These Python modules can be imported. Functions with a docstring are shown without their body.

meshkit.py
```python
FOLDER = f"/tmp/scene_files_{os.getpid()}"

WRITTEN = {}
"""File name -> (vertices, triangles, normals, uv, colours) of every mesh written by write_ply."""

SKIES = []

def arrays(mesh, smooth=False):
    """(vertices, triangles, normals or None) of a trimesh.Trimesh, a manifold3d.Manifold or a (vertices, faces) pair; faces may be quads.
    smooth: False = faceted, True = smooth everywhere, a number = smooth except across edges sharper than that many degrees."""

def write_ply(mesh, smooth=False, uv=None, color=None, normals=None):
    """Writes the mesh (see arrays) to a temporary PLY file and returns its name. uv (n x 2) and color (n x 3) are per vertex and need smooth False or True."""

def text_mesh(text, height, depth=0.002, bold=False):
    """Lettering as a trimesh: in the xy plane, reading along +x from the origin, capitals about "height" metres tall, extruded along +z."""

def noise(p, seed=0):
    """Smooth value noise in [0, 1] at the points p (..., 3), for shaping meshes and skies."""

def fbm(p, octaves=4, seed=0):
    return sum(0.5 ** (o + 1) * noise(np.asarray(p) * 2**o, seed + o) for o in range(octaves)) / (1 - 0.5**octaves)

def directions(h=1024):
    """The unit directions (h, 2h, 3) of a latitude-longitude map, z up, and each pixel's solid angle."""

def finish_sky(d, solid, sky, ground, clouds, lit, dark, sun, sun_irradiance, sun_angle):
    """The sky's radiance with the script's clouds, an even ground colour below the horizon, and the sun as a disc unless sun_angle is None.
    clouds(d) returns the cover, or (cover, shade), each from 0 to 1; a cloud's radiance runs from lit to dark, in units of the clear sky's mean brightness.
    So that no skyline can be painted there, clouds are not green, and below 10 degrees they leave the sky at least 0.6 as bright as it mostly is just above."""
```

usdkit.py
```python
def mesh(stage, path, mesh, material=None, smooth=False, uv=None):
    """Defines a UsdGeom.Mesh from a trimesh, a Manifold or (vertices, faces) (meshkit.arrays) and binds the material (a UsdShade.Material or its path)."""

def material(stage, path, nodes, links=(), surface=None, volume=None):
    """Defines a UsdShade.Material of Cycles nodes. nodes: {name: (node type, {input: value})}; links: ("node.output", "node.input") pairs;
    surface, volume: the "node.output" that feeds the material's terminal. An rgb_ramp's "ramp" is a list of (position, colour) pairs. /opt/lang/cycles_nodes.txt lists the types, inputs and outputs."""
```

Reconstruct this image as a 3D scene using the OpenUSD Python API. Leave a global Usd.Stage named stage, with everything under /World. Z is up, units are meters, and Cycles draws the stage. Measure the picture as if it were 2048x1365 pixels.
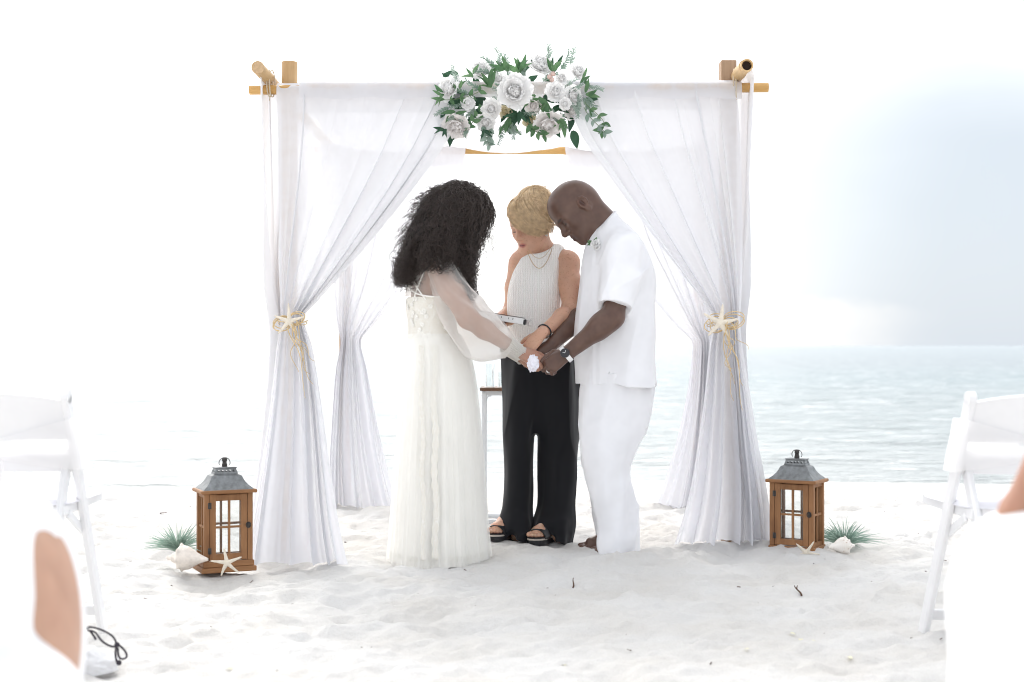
import math, random
import numpy as np, trimesh
from pxr import Usd, UsdGeom, UsdLux, UsdShade, Sdf, Gf, Vt
import usdkit, meshkit

stage = Usd.Stage.CreateInMemory()
UsdGeom.SetStageUpAxis(stage, "Z")
UsdGeom.Xform.Define(stage, "/World")
UsdGeom.Scope.Define(stage, "/World/Looks")

# ---------------------------------------------------------------- camera
CAM_H, F, PITCH = 0.96, 2048 * 50 / 36.0, math.atan(9.5 / (2048 * 50 / 36.0))
cam = UsdGeom.Camera.Define(stage, "/World/camera")
cam.AddTranslateOp().Set((0, 0, CAM_H))
cam.AddRotateXOp().Set(90 + math.degrees(PITCH))
cam.CreateFocalLengthAttr(50.0)
cam.CreateHorizontalApertureAttr(36.0)
cam.CreateVerticalApertureAttr(24.0)
cam.CreateFStopAttr(2.8)
cam.CreateFocusDistanceAttr(6.55)
cam.CreateClippingRangeAttr((0.05, 100000.0))
cam.CreateExposureAttr(0.80)

# ---------------------------------------------------------------- sky and sun
SUN_EL, SUN_AZ = math.radians(40), math.radians(-17)      # azimuth from +y towards +x
SUN = np.array([math.cos(SUN_EL) * math.sin(SUN_AZ), math.cos(SUN_EL) * math.cos(SUN_AZ), math.sin(SUN_EL)])
sky_mat = usdkit.material(stage, "/World/Looks/sky_material", {
    "tc": ("texture_coordinate", {}),
    "sky": ("sky_texture", {"sky_type": "single_scattering", "sun_disc": False, "sun_elevation": SUN_EL, "sun_rotation": math.atan2(SUN[0], SUN[1]), "altitude": 0.0, "air_density": 1.0, "aerosol_density": 2.0}),
    # thin bright overcast, brighter towards the veiled sun
    "dot": ("vector_math", {"math_type": "dot_product", "vector2": tuple(SUN)}),
    "warp": ("noise_texture", {"scale": 1.6, "detail": 4.0, "roughness": 0.5}),
    "warp2": ("math", {"math_type": "multiply_add", "value2": 0.12, "value3": -0.06}),
    "dsum": ("math", {"math_type": "add"}),
    "glow": ("rgb_ramp", {"ramp": [(0.0, (5.1, 5.25, 5.5)), (0.40, (6.4, 6.65, 7.0)), (0.60, (8.2, 8.35, 8.5)), (0.72, (9.4, 9.45, 9.5)), (0.86, (10.5, 10.5, 10.5)), (0.94, (16, 16, 15.8)), (1.0, (34, 33.5, 33))]}),
    # a bank of rain cloud low in the sky to the right
    "sep": ("separate_xyz", {}),
    "mp": ("mapping", {"scale": (2.0, 2.0, 6.0)}), "bn": ("noise_texture", {"scale": 1.7, "detail": 5.0, "roughness": 0.5}),
    "bx": ("math", {"math_type": "multiply_add", "value2": 0.10}), "bxr": ("map_range", {"range_type": "smoothstep", "from_min": 0.03, "from_max": 0.36, "to_min": 0.0, "to_max": 1.0, "clamp": True}),
    "bz": ("math", {"math_type": "multiply_add", "value2": 0.16}), "bzr": ("map_range", {"range_type": "smoothstep", "from_min": 0.42, "from_max": 0.19, "to_min": 0.0, "to_max": 1.0, "clamp": True}),
    "bank": ("math", {"math_type": "multiply"}),
    "mixb": ("mix_color", {"blend_type": "mix", "b": (4.25, 4.68, 5.15), "use_clamp": False}),
    # a white cumulus under it, on the horizon
    "mp2": ("mapping", {"scale": (16.0, 16.0, 26.0)}), "cn": ("noise_texture", {"scale": 1.0, "detail": 5.0, "roughness": 0.55}),
    "cz": ("math", {"math_type": "multiply_add", "value2": 0.045}), "czr": ("map_range", {"range_type": "smoothstep", "from_min": 0.056, "from_max": 0.046, "to_min": 0.0, "to_max": 1.0, "clamp": True}),
    "cx": ("math", {"math_type": "multiply_add", "value2": 0.09}), "cxr": ("map_range", {"range_type": "smoothstep", "from_min": 0.345, "from_max": 0.215, "to_min": 0.0, "to_max": 1.0, "clamp": True}),
    "cum": ("math", {"math_type": "multiply"}),
    "mixc": ("mix_color", {"blend_type": "mix", "b": (6.2, 6.2, 6.2), "use_clamp": False}),
    "mix": ("mix_color", {"blend_type": "mix", "fac": 0.93, "use_clamp": False}),
    "bg": ("background_shader", {"strength": 0.1}),
}, [("tc.generated", "dot.vector1"), ("tc.generated", "warp.vector"), ("warp.fac", "warp2.value1"), ("dot.value", "dsum.value1"), ("warp2.value", "dsum.value2"),
    ("dsum.value", "glow.fac"), ("tc.generated", "sep.vector"), ("tc.generated", "mp.vector"), ("mp.vector", "bn.vector"),
    ("bn.fac", "bx.value1"), ("sep.x", "bx.value3"), ("bx.value", "bxr.value"), ("bn.fac", "bz.value1"), ("sep.z", "bz.value3"), ("bz.value", "bzr.value"), ("bxr.result", "bank.value1"), ("bzr.result", "bank.value2"),
    ("bank.value", "mixb.fac"), ("glow.color", "mixb.a"), ("tc.generated", "mp2.vector"), ("mp2.vector", "cn.vector"),
    ("cn.fac", "cz.value1"), ("sep.z", "cz.value3"), ("cz.value", "czr.value"), ("cn.fac", "cx.value1"), ("sep.x", "cx.value3"), ("cx.value", "cxr.value"), ("czr.result", "cum.value1"), ("cxr.result", "cum.value2"),
    ("cum.value", "mixc.fac"), ("mixb.result", "mixc.a"), ("sky.color", "mix.a"), ("mixc.result", "mix.b"), ("mix.result", "bg.color")], surface="bg.background")
dome = UsdLux.DomeLight.Define(stage, "/World/sky")
UsdShade.MaterialBindingAPI.Apply(dome.GetPrim()).Bind(sky_mat)
dome.GetPrim().SetCustomDataByKey("kind", "structure")
sun = UsdLux.DistantLight.Define(stage, "/World/sun")
sun.CreateIntensityAttr(0.20)
sun.CreateAngleAttr(16.0)
sun.CreateColorAttr((1.0, 0.96, 0.9))
sun.GetPrim().CreateAttribute("inputs:normalize", Sdf.ValueTypeNames.Bool).Set(True)
sun.AddRotateXYZOp().Set((0, 0, 0))
_z = SUN; _x = np.cross([0, 0, 1.0], _z); _x /= np.linalg.norm(_x); _y = np.cross(_z, _x)
sun.ClearXformOpOrder()
sun.AddTransformOp().Set(Gf.Matrix4d(*_x, 0, *_y, 0, *_z, 0, 0, 0, 20, 1))

# ---------------------------------------------------------------- pixel rulers: a pixel of the 2048-wide photograph at a depth y, in metres
def ray(px, py):
    dx, dz = (px - 1024) / F, (682.5 - py) / F
    return np.array([dx, math.cos(PITCH) - dz * math.sin(PITCH), math.sin(PITCH) + dz * math.cos(PITCH)])
def at(px, py, Y):
    r = ray(px, py)
    return np.array([r[0], r[1], r[2]]) * (Y / r[1]) + np.array([0, 0, CAM_H])
def pxm(Y):
    return Y / F

# ---------------------------------------------------------------- scene helpers
def free(path):
    if not stage.GetPrimAtPath(path): return path
    k = 1
    while stage.GetPrimAtPath(f"{path}_{k:03d}"): k += 1
    return f"{path}_{k:03d}"
def tag(prim, label=None, cat=None, group=None, kind=None):
    for k, v in (("label", label), ("category", cat), ("group", group), ("kind", kind)):
        if v: prim.SetCustomDataByKey(k, v)
    return prim
def thing(name, label, cat, loc=(0, 0, 0), rotz=0.0, group=None):
    x = UsdGeom.Xform.Define(stage, free("/World/" + name))
    x.AddTranslateOp().Set(tuple(map(float, loc))); x.AddRotateZOp().Set(float(rotz))
    return tag(x.GetPrim(), label, cat, group)
def put(parent, name, mesh, mat, smooth=35, label=None, col=None, kind=None):
    """One mesh prim under parent (None: top level)."""
    base = "/World" if parent is None else str(parent.GetPath())
    m = usdkit.mesh(stage, free(f"{base}/{name}"), mesh, mat, True if col is not None else smooth)
    if col is not None:
        UsdGeom.PrimvarsAPI(m).CreatePrimvar("col", Sdf.ValueTypeNames.Color3fArray, "vertex").Set(Vt.Vec3fArray.FromNumpy(np.asarray(col, np.float32)))
    p = m.GetPrim()
    m.CreateDoubleSidedAttr(True)
    if label: p.SetCustomDataByKey("label", label)
    if kind: p.SetCustomDataByKey("kind", kind)
    return p
def curves(parent, name, strands, widths, mat, label=None):
    """strands: list of (n,3); widths: list of (n,) arrays."""
    base = "/World" if parent is None else str(parent.GetPath())
    c = UsdGeom.BasisCurves.Define(stage, free(f"{base}/{name}"))
    c.CreateTypeAttr("cubic"); c.CreateBasisAttr("catmullRom"); c.CreateWrapAttr("nonperiodic")
    c.CreateCurveVertexCountsAttr(Vt.IntArray.FromNumpy(np.array([len(s) for s in strands], np.int32)))
    c.CreatePointsAttr(Vt.Vec3fArray.FromNumpy(np.vstack(strands).astype(np.float32)))
    c.CreateWidthsAttr(Vt.FloatArray.FromNumpy(np.concatenate(widths).astype(np.float32)))
    c.SetWidthsInterpolation("vertex")
    UsdShade.MaterialBindingAPI.Apply(c.GetPrim()).Bind(mat)
    if label: c.GetPrim().SetCustomDataByKey("label", label)
    return c.GetPrim()
def dup(src, loc, rotz, label, group=None):
    """Another thing that references SRC (an instance of it)."""
    base = str(src.GetPath()).split("/")[-1]
    if base[-4:-3] == "_" and base[-3:].isdigit(): base = base[:-4]
    x = UsdGeom.Xform.Define(stage, free("/World/" + base))
    x.AddTranslateOp().Set(tuple(map(float, loc))); x.AddRotateZOp().Set(float(rotz))
    x.GetPrim().GetReferences().AddInternalReference(src.GetPath()); x.GetPrim().SetInstanceable(True)
    return tag(x.GetPrim(), label, src.GetCustomDataByKey("category"), group or src.GetCustomDataByKey("group"))

# ---------------------------------------------------------------- mesh helpers (all give trimesh)
TM = lambda v, f: trimesh.Trimesh(np.asarray(v, float), np.asarray(f), process=False)
cat_ = lambda L: trimesh.util.concatenate(L)
def box(c, s, R=None, bev=0.0):
    """Box at centre c with size s, edges chamfered by bev."""
    s = np.asarray(s, float)
    if bev > 0:
        b = min(bev, s.min() * 0.45); h = s / 2
        pts = [np.array([sx * (h[0] - (0 if k == 0 else b)), sy * (h[1] - (0 if k == 1 else b)), sz * (h[2] - (0 if k == 2 else b))])
               for sx in (-1, 1) for sy in (-1, 1) for sz in (-1, 1) for k in range(3)]
        m = trimesh.convex.convex_hull(np.array(pts))
    else:
        m = trimesh.creation.box(s)
    if R is not None: m.apply_transform(np.vstack([np.hstack([R, np.zeros((3, 1))]), [0, 0, 0, 1]]))
    m.apply_translation(c)
    return m
def frame_of(t, up=(0, 0, 1)):
    t = np.asarray(t, float); t = t / np.linalg.norm(t)
    up = np.asarray(up, float)
    if abs(t @ up) > 0.97: up = np.array([1.0, 0, 0])
    a = np.cross(up, t); a /= np.linalg.norm(a)
    return a, np.cross(t, a), t
def bar(p, q, w, h, up=(0, 0, 1), bev=0.0):
    """Rectangular bar from p to q; w across, h along up."""
    p, q = np.asarray(p, float), np.asarray(q, float)
    a, b, t = frame_of(q - p, up)
    return box((p + q) / 2, (w, h, np.linalg.norm(q - p)), np.stack([a, b, t], 1), bev)
def tube(pts, r, n=8, caps=True):
    """Swept tube along pts with radius r (number or per point)."""
    p = np.asarray(pts, float); m = len(p)
    r = np.broadcast_to(np.asarray(r, float), (m,))
    t = np.gradient(p, axis=0); t /= np.linalg.norm(t, axis=1, keepdims=True) + 1e-12
    a, _, _ = frame_of(t[0]); A = []
    for k in range(m):
        a = a - t[k] * (a @ t[k]); a /= np.linalg.norm(a) + 1e-12; A.append(a)
    A = np.array(A); B = np.cross(t, A); g = np.arange(n) * 2 * np.pi / n
    v = (p[:, None] + r[:, None, None] * (np.cos(g)[None, :, None] * A[:, None] + np.sin(g)[None, :, None] * B[:, None])).reshape(-1, 3)
    i, j = np.meshgrid(np.arange(m - 1), np.arange(n), indexing="ij"); j2 = (j + 1) % n
    q = np.stack([i * n + j, i * n + j2, (i + 1) * n + j2, (i + 1) * n + j], -1).reshape(-1, 4)
    f = np.vstack([q[:, [0, 1, 2]], q[:, [0, 2, 3]]])
    if caps:
        c0, c1 = len(v), len(v) + 1; v = np.vstack([v, p[0], p[-1]]); k = np.arange(n); k2 = (k + 1) % n
        f = np.vstack([f, np.stack([k2, k, np.full(n, c0)], 1), np.stack([(m - 1) * n + k, (m - 1) * n + k2, np.full(n, c1)], 1)])
    return TM(v, f)
def rod(p, q, r, n=16):
    return tube([p, q], r, n)
def grid_faces(nu, nv, wrap=False):
    i, j = np.meshgrid(np.arange(nu - 1), np.arange(nv if wrap else nv - 1), indexing="ij"); j2 = (j + 1) % nv
    q = np.stack([i * nv + j, i * nv + j2, (i + 1) * nv + j2, (i + 1) * nv + j], -1).reshape(-1, 4)
    return np.vstack([q[:, [0, 1, 2]], q[:, [0, 2, 3]]])
def sheet(P, thick=0.0):
    """P (nu,nv,3) as a surface; thick > 0 gives it a back and edges."""
    nu, nv = P.shape[:2]; v = P.reshape(-1, 3); f = grid_faces(nu, nv)
    if thick <= 0: return TM(v, f)
    m = TM(v, f); n = m.vertex_normals; N = len(v)
    e = np.concatenate([np.arange(nv), np.arange(1, nu) * nv + nv - 1, (nu - 1) * nv + np.arange(nv - 2, -1, -1), np.arange(nu - 2, 0, -1) * nv])
    e2 = np.roll(e, -1)
    side = np.vstack([np.stack([e, e2, e2 + N], 1), np.stack([e, e2 + N, e + N], 1)])
    return TM(np.vstack([v + n * thick / 2, v - n * thick / 2]), np.vstack([f, f[:, ::-1] + N, side[:, ::-1]]))
def lathe(profile, n=32):
    """profile [(r,z)...] about z."""
    pr = np.asarray(profile, float); g = np.arange(n) * 2 * np.pi / n
    v = np.stack([pr[:, 0, None] * np.cos(g), pr[:, 0, None] * np.sin(g), np.broadcast_to(pr[:, 1, None], (len(pr), n))], -1)
    return TM(v.reshape(-1, 3), grid_faces(len(pr), n, True))
def spline(pts, n):
    """Smooth curve through pts (n samples)."""
    from scipy.interpolate import PchipInterpolator, CubicSpline
    p = np.asarray(pts, float); d = np.r_[0, np.cumsum(np.linalg.norm(np.diff(p, axis=0), axis=1))]
    return (CubicSpline if len(p) > 2 else PchipInterpolator)(d / d[-1], p)(np.linspace(0, 1, n))
def lerp_table(x, xs, ys):
    from scipy.interpolate import PchipInterpolator
    return PchipInterpolator(xs, ys)(x)

# ---------------------------------------------------------------- materials
def looks(name, nodes, links, **kw):
    return usdkit.material(stage, "/World/Looks/" + name, nodes, links, **kw)
def plain(name, color, rough=0.5, vary=0.12, scale=8.0, bump=0.0, bscale=120.0, bdist=0.002, spec=0.5, metallic=0.0, sub=0.0, sheen=0.0, stretch=(1, 1, 1)):
    c = np.asarray(color, float)
    n = {"tc": ("texture_coordinate", {}), "mp": ("mapping", {"scale": stretch}), "n": ("noise_texture", {"scale": scale, "detail": 4.0, "roughness": 0.6}),
         "r": ("rgb_ramp", {"ramp": [(0.25, tuple(np.clip(c * (1 - vary), 0, 1))), (0.75, tuple(np.clip(c * (1 + vary), 0, 1)))]}),
         "p": ("principled_bsdf", {"roughness": rough, "specular_ior_level": spec, "metallic": metallic, "subsurface_weight": sub, "subsurface_scale": 0.01, "sheen_weight": sheen})}
    l = [("tc.object", "mp.vector"), ("mp.vector", "n.vector"), ("n.fac", "r.fac"), ("r.color", "p.base_color")]
    if bump > 0:
        n["bn"] = ("noise_texture", {"scale": bscale, "detail": 3.0}); n["b"] = ("bump", {"strength": bump, "distance": bdist})
        l += [("mp.vector", "bn.vector"), ("bn.fac", "b.height"), ("b.normal", "p.normal")]
    return looks(name, n, l, surface="p.BSDF")
def sheer(name, color, opacity, trans=0.5, weave=0.10, scale=60.0, trcol=None, edge=0.35, tint=(1, 1, 1)):
    """Thin see-through cloth: threads that scatter and let light through, holes between; denser where it is seen edge on, as gauze is."""
    return looks(name, {
        "tc": ("texture_coordinate", {}), "n": ("noise_texture", {"scale": scale, "detail": 3.0}), "mr": ("map_range", {"from_min": 0.3, "from_max": 0.7, "to_min": opacity - weave, "to_max": opacity + weave}),
        "lw": ("layer_weight", {"blend": 0.35}), "e": ("math", {"math_type": "multiply_add", "value2": edge, "use_clamp": True}),
        "d": ("diffuse_bsdf", {"color": color}), "t": ("translucent_bsdf", {"color": trcol or color}), "m": ("mix_closure", {"fac": trans}),
        "x": ("transparent_bsdf", {"color": tint}), "o": ("mix_closure", {})},
        [("tc.object", "n.vector"), ("n.fac", "mr.value"), ("lw.facing", "e.value1"), ("mr.result", "e.value3"), ("e.value", "o.fac"), ("d.BSDF", "m.closure1"), ("t.BSDF", "m.closure2"), ("x.BSDF", "o.closure1"), ("m.closure", "o.closure2")], surface="o.closure")
YF, YB = 6.72, 8.80      # depth of the front and back of the arch
def placed(m, loc, rx=0, ry=0, rz=0):
    m = m.copy(); m.apply_transform(trimesh.transformations.euler_matrix(rx, ry, rz)); m.apply_translation(loc); return m
# ================================================================ the setting: sand and sea
WATER = -0.24
def ground_z(x, y):
    """Height of the beach: flat round the arch, then down to the water."""
    x, y = np.asarray(x, float), np.asarray(y, float)
    t = np.clip((y - 9.3 - 0.25 * np.sin(x * 0.7 + 1.0) - 0.02 * x) / 4.2, 0, None)
    t = np.where(t < 1, t * t * (3 - 2 * np.minimum(t, 1)) * 0.5 + 0.0, 0.5 + (t - 1) * 0.45)
    z = -0.62 * t
    z = np.maximum(z, -3.0)
    p = np.stack([x, y, np.zeros_like(x)], -1)
    fine = (meshkit.fbm(p * [13.0, 17.0, 1] + 3, 3, 77) - 0.5) * 0.040 * np.clip((10.5 - y) / 2, 0, 1)
    calm = np.clip((11.5 - y) / 2.5, 0.0, 1)
    lump = (meshkit.fbm(p * 1.7 + 11, 3, 3) - 0.5) * 0.055 + (meshkit.fbm(p * [5.0, 6.0, 1] + 5, 3, 7) - 0.5) * 0.045
    ridge = np.abs(meshkit.fbm(p * [3.1, 4.0, 1] + 31, 3, 21) - 0.5)
    lump = lump + (0.06 - np.minimum(ridge, 0.06)) * 0.16
    near = np.clip(1.6 - np.abs(y - 6.4) * 0.35, 0.35, 1.25)
    z = z + lump * calm * near
    for (cx, cy, r, zt) in SAND_FLATS:       # trodden level where somebody stands
        w = np.exp(-(((x - cx) ** 2 + (y - cy) ** 2) / (r * r)) ** 2); z = z * (1 - w) + zt * w
    z = z + fine * 1.1
    for (cx, cy, r, dz) in SAND_SPOTS:
        z = z + dz * np.exp(-((x - cx) ** 2 + (y - cy) ** 2) / (r * r))
    return z
SAND_SPOTS = [(-1.25, 6.45, 0.30, -0.055), (-1.0, 6.35, 0.35, -0.03), (1.08, 6.85, 0.5, 0.045), (0.28, 6.33, 0.10, 0.02), (0.66, 6.25, 0.16, 0.025), (0.52, 6.28, 0.08, 0.02), (-0.72, 7.9, 0.35, 0.03), (0.5, 8.6, 0.3, 0.03)]
_zz = lambda px, py, Y: (at(px, py, Y)[0], Y, at(px, py, Y)[2])
SAND_FLATS = []
for (px, py, Y, r, d) in ((1225, 1106, 6.54, 0.22, 0.0), (1195, 1096, 6.77, 0.22, 0.0), (1185, 1104, 6.52, 0.12, 0.0), (880, 1124, 6.45, 0.34, -0.004), (1085, 1092, 6.86, 0.20, 0.0), (1000, 1083, 6.90, 0.20, 0.0), (449, 1143, 6.05, 0.20, 0.0), (1594, 1108, 6.45, 0.20, 0.006), (1065, 1046, 7.85, 0.4, 0.0)):
    x_, y_, z_ = _zz(px, py, Y); SAND_FLATS.append((x_, y_, r, z_ + d))
_rng = np.random.default_rng(5)
_foot = [(*p, _rng.uniform(0.045, 0.1), -_rng.uniform(0.010, 0.028)) for p in np.stack([_rng.uniform(-2.6, 2.6, 260), _rng.uniform(2.4, 9.0, 260)], 1)]
SAND_SPOTS += _foot
def axis(fine0, fine1, step, outer0, outer1):
    a = np.arange(fine0, fine1 + step / 2, step); g = 1.25
    def out(start, end, s):
        v, x, d = [], start, step
        while (x < end if s > 0 else x > end):
            d *= g; x += s * d; v.append(x)
        return v
    return np.r_[out(fine0, outer0, -1)[::-1], a, out(fine1, outer1, 1)]
def ground_axis_y():
    v, y = [], 1.6
    while y < 13.2:
        v.append(y); y += 0.010 + 0.0022 * (y - 1.6)
    lo, d, y = [], 0.02, 1.6
    while y > -300: d *= 1.3; y -= d; lo.append(y)
    return np.r_[lo[::-1], v, np.array([13.4, 14, 15, 17, 20, 26])]
def build_ground():
    xs, ys = axis(-3.6, 3.6, 0.0165, -900, 900), ground_axis_y()
    X, Y = np.meshgrid(xs, ys, indexing="xy")
    Z = ground_z(X, Y)
    m = sheet(np.stack([X, Y, Z], -1))
    sand = looks("sand", {
        "g": ("geometry", {}), "n1": ("noise_texture", {"scale": 420.0, "detail": 3.0, "roughness": 0.7}), "n2": ("noise_texture", {"scale": 2.2, "detail": 5.0}), "n3": ("noise_texture", {"scale": 38.0, "detail": 5.0, "roughness": 0.65}),
        "c1": ("rgb_ramp", {"ramp": [(0.30, (0.52, 0.50, 0.475)), (0.46, (0.68, 0.67, 0.655)), (0.70, (0.74, 0.73, 0.72))]}),
        "c2": ("rgb_ramp", {"ramp": [(0.30, (0.93, 0.91, 0.88)), (0.6, (1, 1, 1))]}),
        "mul": ("mix_color", {"blend_type": "multiply", "fac": 1.0}),
        # the strip that the waves wet is darker and tan
        "sep": ("separate_xyz", {}), "wn": ("noise_texture", {"scale": 1.3, "detail": 3.0}), "wa": ("math", {"math_type": "multiply_add", "value2": 0.07}), 
        "wet": ("map_range", {"from_min": WATER + 0.13, "from_max": WATER + 0.05, "to_min": 0.0, "to_max": 0.75, "clamp": True}),
        "wetc": ("mix_color", {"blend_type": "mix", "b": (0.50, 0.43, 0.34)}),
        "b": ("bump", {"strength": 0.8, "distance": 0.009}), "b2": ("bump", {"strength": 0.35, "distance": 0.0015}),
        "p": ("principled_bsdf", {"roughness": 0.95, "specular_ior_level": 0.2})},
        [("g.position", "n1.vector"), ("g.position", "n2.vector"), ("g.position", "n3.vector"), ("n1.fac", "c1.fac"), ("n2.fac", "c2.fac"), ("c1.color", "mul.a"), ("c2.color", "mul.b"),
         ("g.position", "sep.vector"), ("g.position", "wn.vector"), ("wn.fac", "wa.value1"), ("sep.z", "wa.value3"), ("wa.value", "wet.value"), ("wet.result", "wetc.fac"), ("mul.result", "wetc.a"), ("wetc.result", "p.base_color"),
         ("n3.fac", "b.height"), ("n1.fac", "b2.height"), ("b.normal", "b2.normal"), ("b2.normal", "p.normal")], surface="p.BSDF")
    tag(put(None, "sand", m, sand, smooth=True), kind="structure")
def build_sea():
    ys = [10.2]
    while ys[-1] < 90: ys.append(ys[-1] * 1.0065 + 0.0)
    while ys[-1] < 9000: ys.append(ys[-1] * 1.12)
    xs = axis(-30, 30, 0.22, -9000, 9000)
    X, Y = np.meshgrid(xs, np.array(ys), indexing="xy")
    p = np.stack([X, Y, np.zeros_like(X)], -1)
    amp = np.clip((Y - 10.2) / 6, 0.15, 1) * np.clip((90 - Y) / 40, 0, 1)
    Z = WATER + amp * (0.10 * (meshkit.fbm(p * [0.28, 0.55, 1], 4, 40) - 0.5) + 0.05 * (meshkit.fbm(p * [1.1, 2.0, 1] + 9, 3, 51) - 0.5))
    for yc, h, ph in ((12.1, 0.07, 0.3), (14.6, 0.06, 1.9), (18.0, 0.05, 4.0)):
        w = np.exp(-((Y - yc - 0.3 * np.sin(X * 0.35 + ph) - 0.12 * np.sin(X * 1.3 + ph)) / 0.35) ** 2)
        Z = Z + h * w * (0.35 + 0.65 * meshkit.fbm(p * [0.5, 0.2, 1] + ph, 2, 61))
    m = sheet(np.stack([X, Y, Z], -1))
    water = looks("sea_water", {
        "g": ("geometry", {}), "mp": ("mapping", {"scale": (1.0, 2.1, 1.0)}), "n1": ("noise_texture", {"scale": 2.6, "detail": 6.0, "roughness": 0.62, "distortion": 0.4}), "n2": ("noise_texture", {"scale": 0.5, "detail": 4.0, "roughness": 0.6}),
        "b1": ("bump", {"strength": 1.0, "distance": 0.16}), "b2": ("bump", {"strength": 1.0, "distance": 0.35}),
        # shallow water over pale sand, deeper and bluer further out
        "sep": ("separate_xyz", {}), "mr": ("map_range", {"from_min": 10.0, "from_max": 90.0, "to_min": 0.0, "to_max": 1.0, "clamp": True}),
        "r": ("rgb_ramp", {"ramp": [(0.0, (0.46, 0.485, 0.485)), (0.12, (0.33, 0.375, 0.385)), (0.5, (0.245, 0.31, 0.335)), (1.0, (0.22, 0.27, 0.30))]}),
        # broken white crests
        "mpf": ("mapping", {"scale": (1.1, 3.0, 1.0)}), "nf": ("noise_texture", {"scale": 1.2, "detail": 7.0, "roughness": 0.65, "distortion": 0.8}),
        "fr": ("rgb_ramp", {"ramp": [(0.0, (0, 0, 0)), (0.53, (0, 0, 0)), (0.66, (0.75, 0.75, 0.75)), (1.0, (0.9, 0.9, 0.9))]}),
        "mixf": ("mix_color", {"blend_type": "mix", "b": (0.8, 0.82, 0.82)}),
        "p": ("principled_bsdf", {"roughness": 0.28, "ior": 1.333, "specular_ior_level": 0.6})},
        [("g.position", "mp.vector"), ("mp.vector", "n1.vector"), ("mp.vector", "n2.vector"), ("n1.fac", "b1.height"), ("n2.fac", "b2.height"), ("b1.normal", "b2.normal"), ("b2.normal", "p.normal"),
         ("g.position", "sep.vector"), ("sep.y", "mr.value"), ("mr.result", "r.fac"), ("r.color", "mixf.a"), ("g.position", "mpf.vector"), ("mpf.vector", "nf.vector"), ("nf.fac", "fr.fac"), ("fr.color", "mixf.fac"), ("mixf.result", "p.base_color")], surface="p.BSDF")
    tag(put(None, "sea", m, water, smooth=True), kind="structure")
build_ground()
build_sea()
# ================================================================ the wedding arch: bamboo frame, cloths, ties
def wood(name, c0, c1, rough=0.6, stretch=(40, 40, 3), rings=True):
    return looks(name, {
        "tc": ("texture_coordinate", {}), "mp": ("mapping", {"scale": stretch}), "n": ("noise_texture", {"scale": 1.0, "detail": 5.0, "roughness": 0.65, "distortion": 0.3}),
        "r": ("rgb_ramp", {"ramp": [(0.25, c0), (0.72, c1)]}), "n2": ("noise_texture", {"scale": 5.0, "detail": 3.0}), "r2": ("rgb_ramp", {"ramp": [(0.3, (0.8, 0.78, 0.75)), (0.65, (1.05, 1.05, 1.05))]}),
        "m": ("mix_color", {"blend_type": "multiply", "fac": 1.0, "use_clamp": False}), "b": ("bump", {"strength": 0.4, "distance": 0.001}), "p": ("principled_bsdf", {"roughness": rough, "specular_ior_level": 0.4})},
        [("tc.object", "mp.vector"), ("mp.vector", "n.vector"), ("n.fac", "r.fac"), ("tc.object", "n2.vector"), ("n2.fac", "r2.fac"), ("r.color", "m.a"), ("r2.color", "m.b"), ("m.result", "p.base_color"), ("n.fac", "b.height"), ("b.normal", "p.normal")], surface="p.BSDF")
M_bamboo_z = wood("bamboo_upright", (0.50, 0.31, 0.14), (0.66, 0.45, 0.24), 0.5)
M_bamboo_x = wood("bamboo_crosswise", (0.56, 0.31, 0.09), (0.68, 0.43, 0.17), 0.42, (3, 40, 40))
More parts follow.
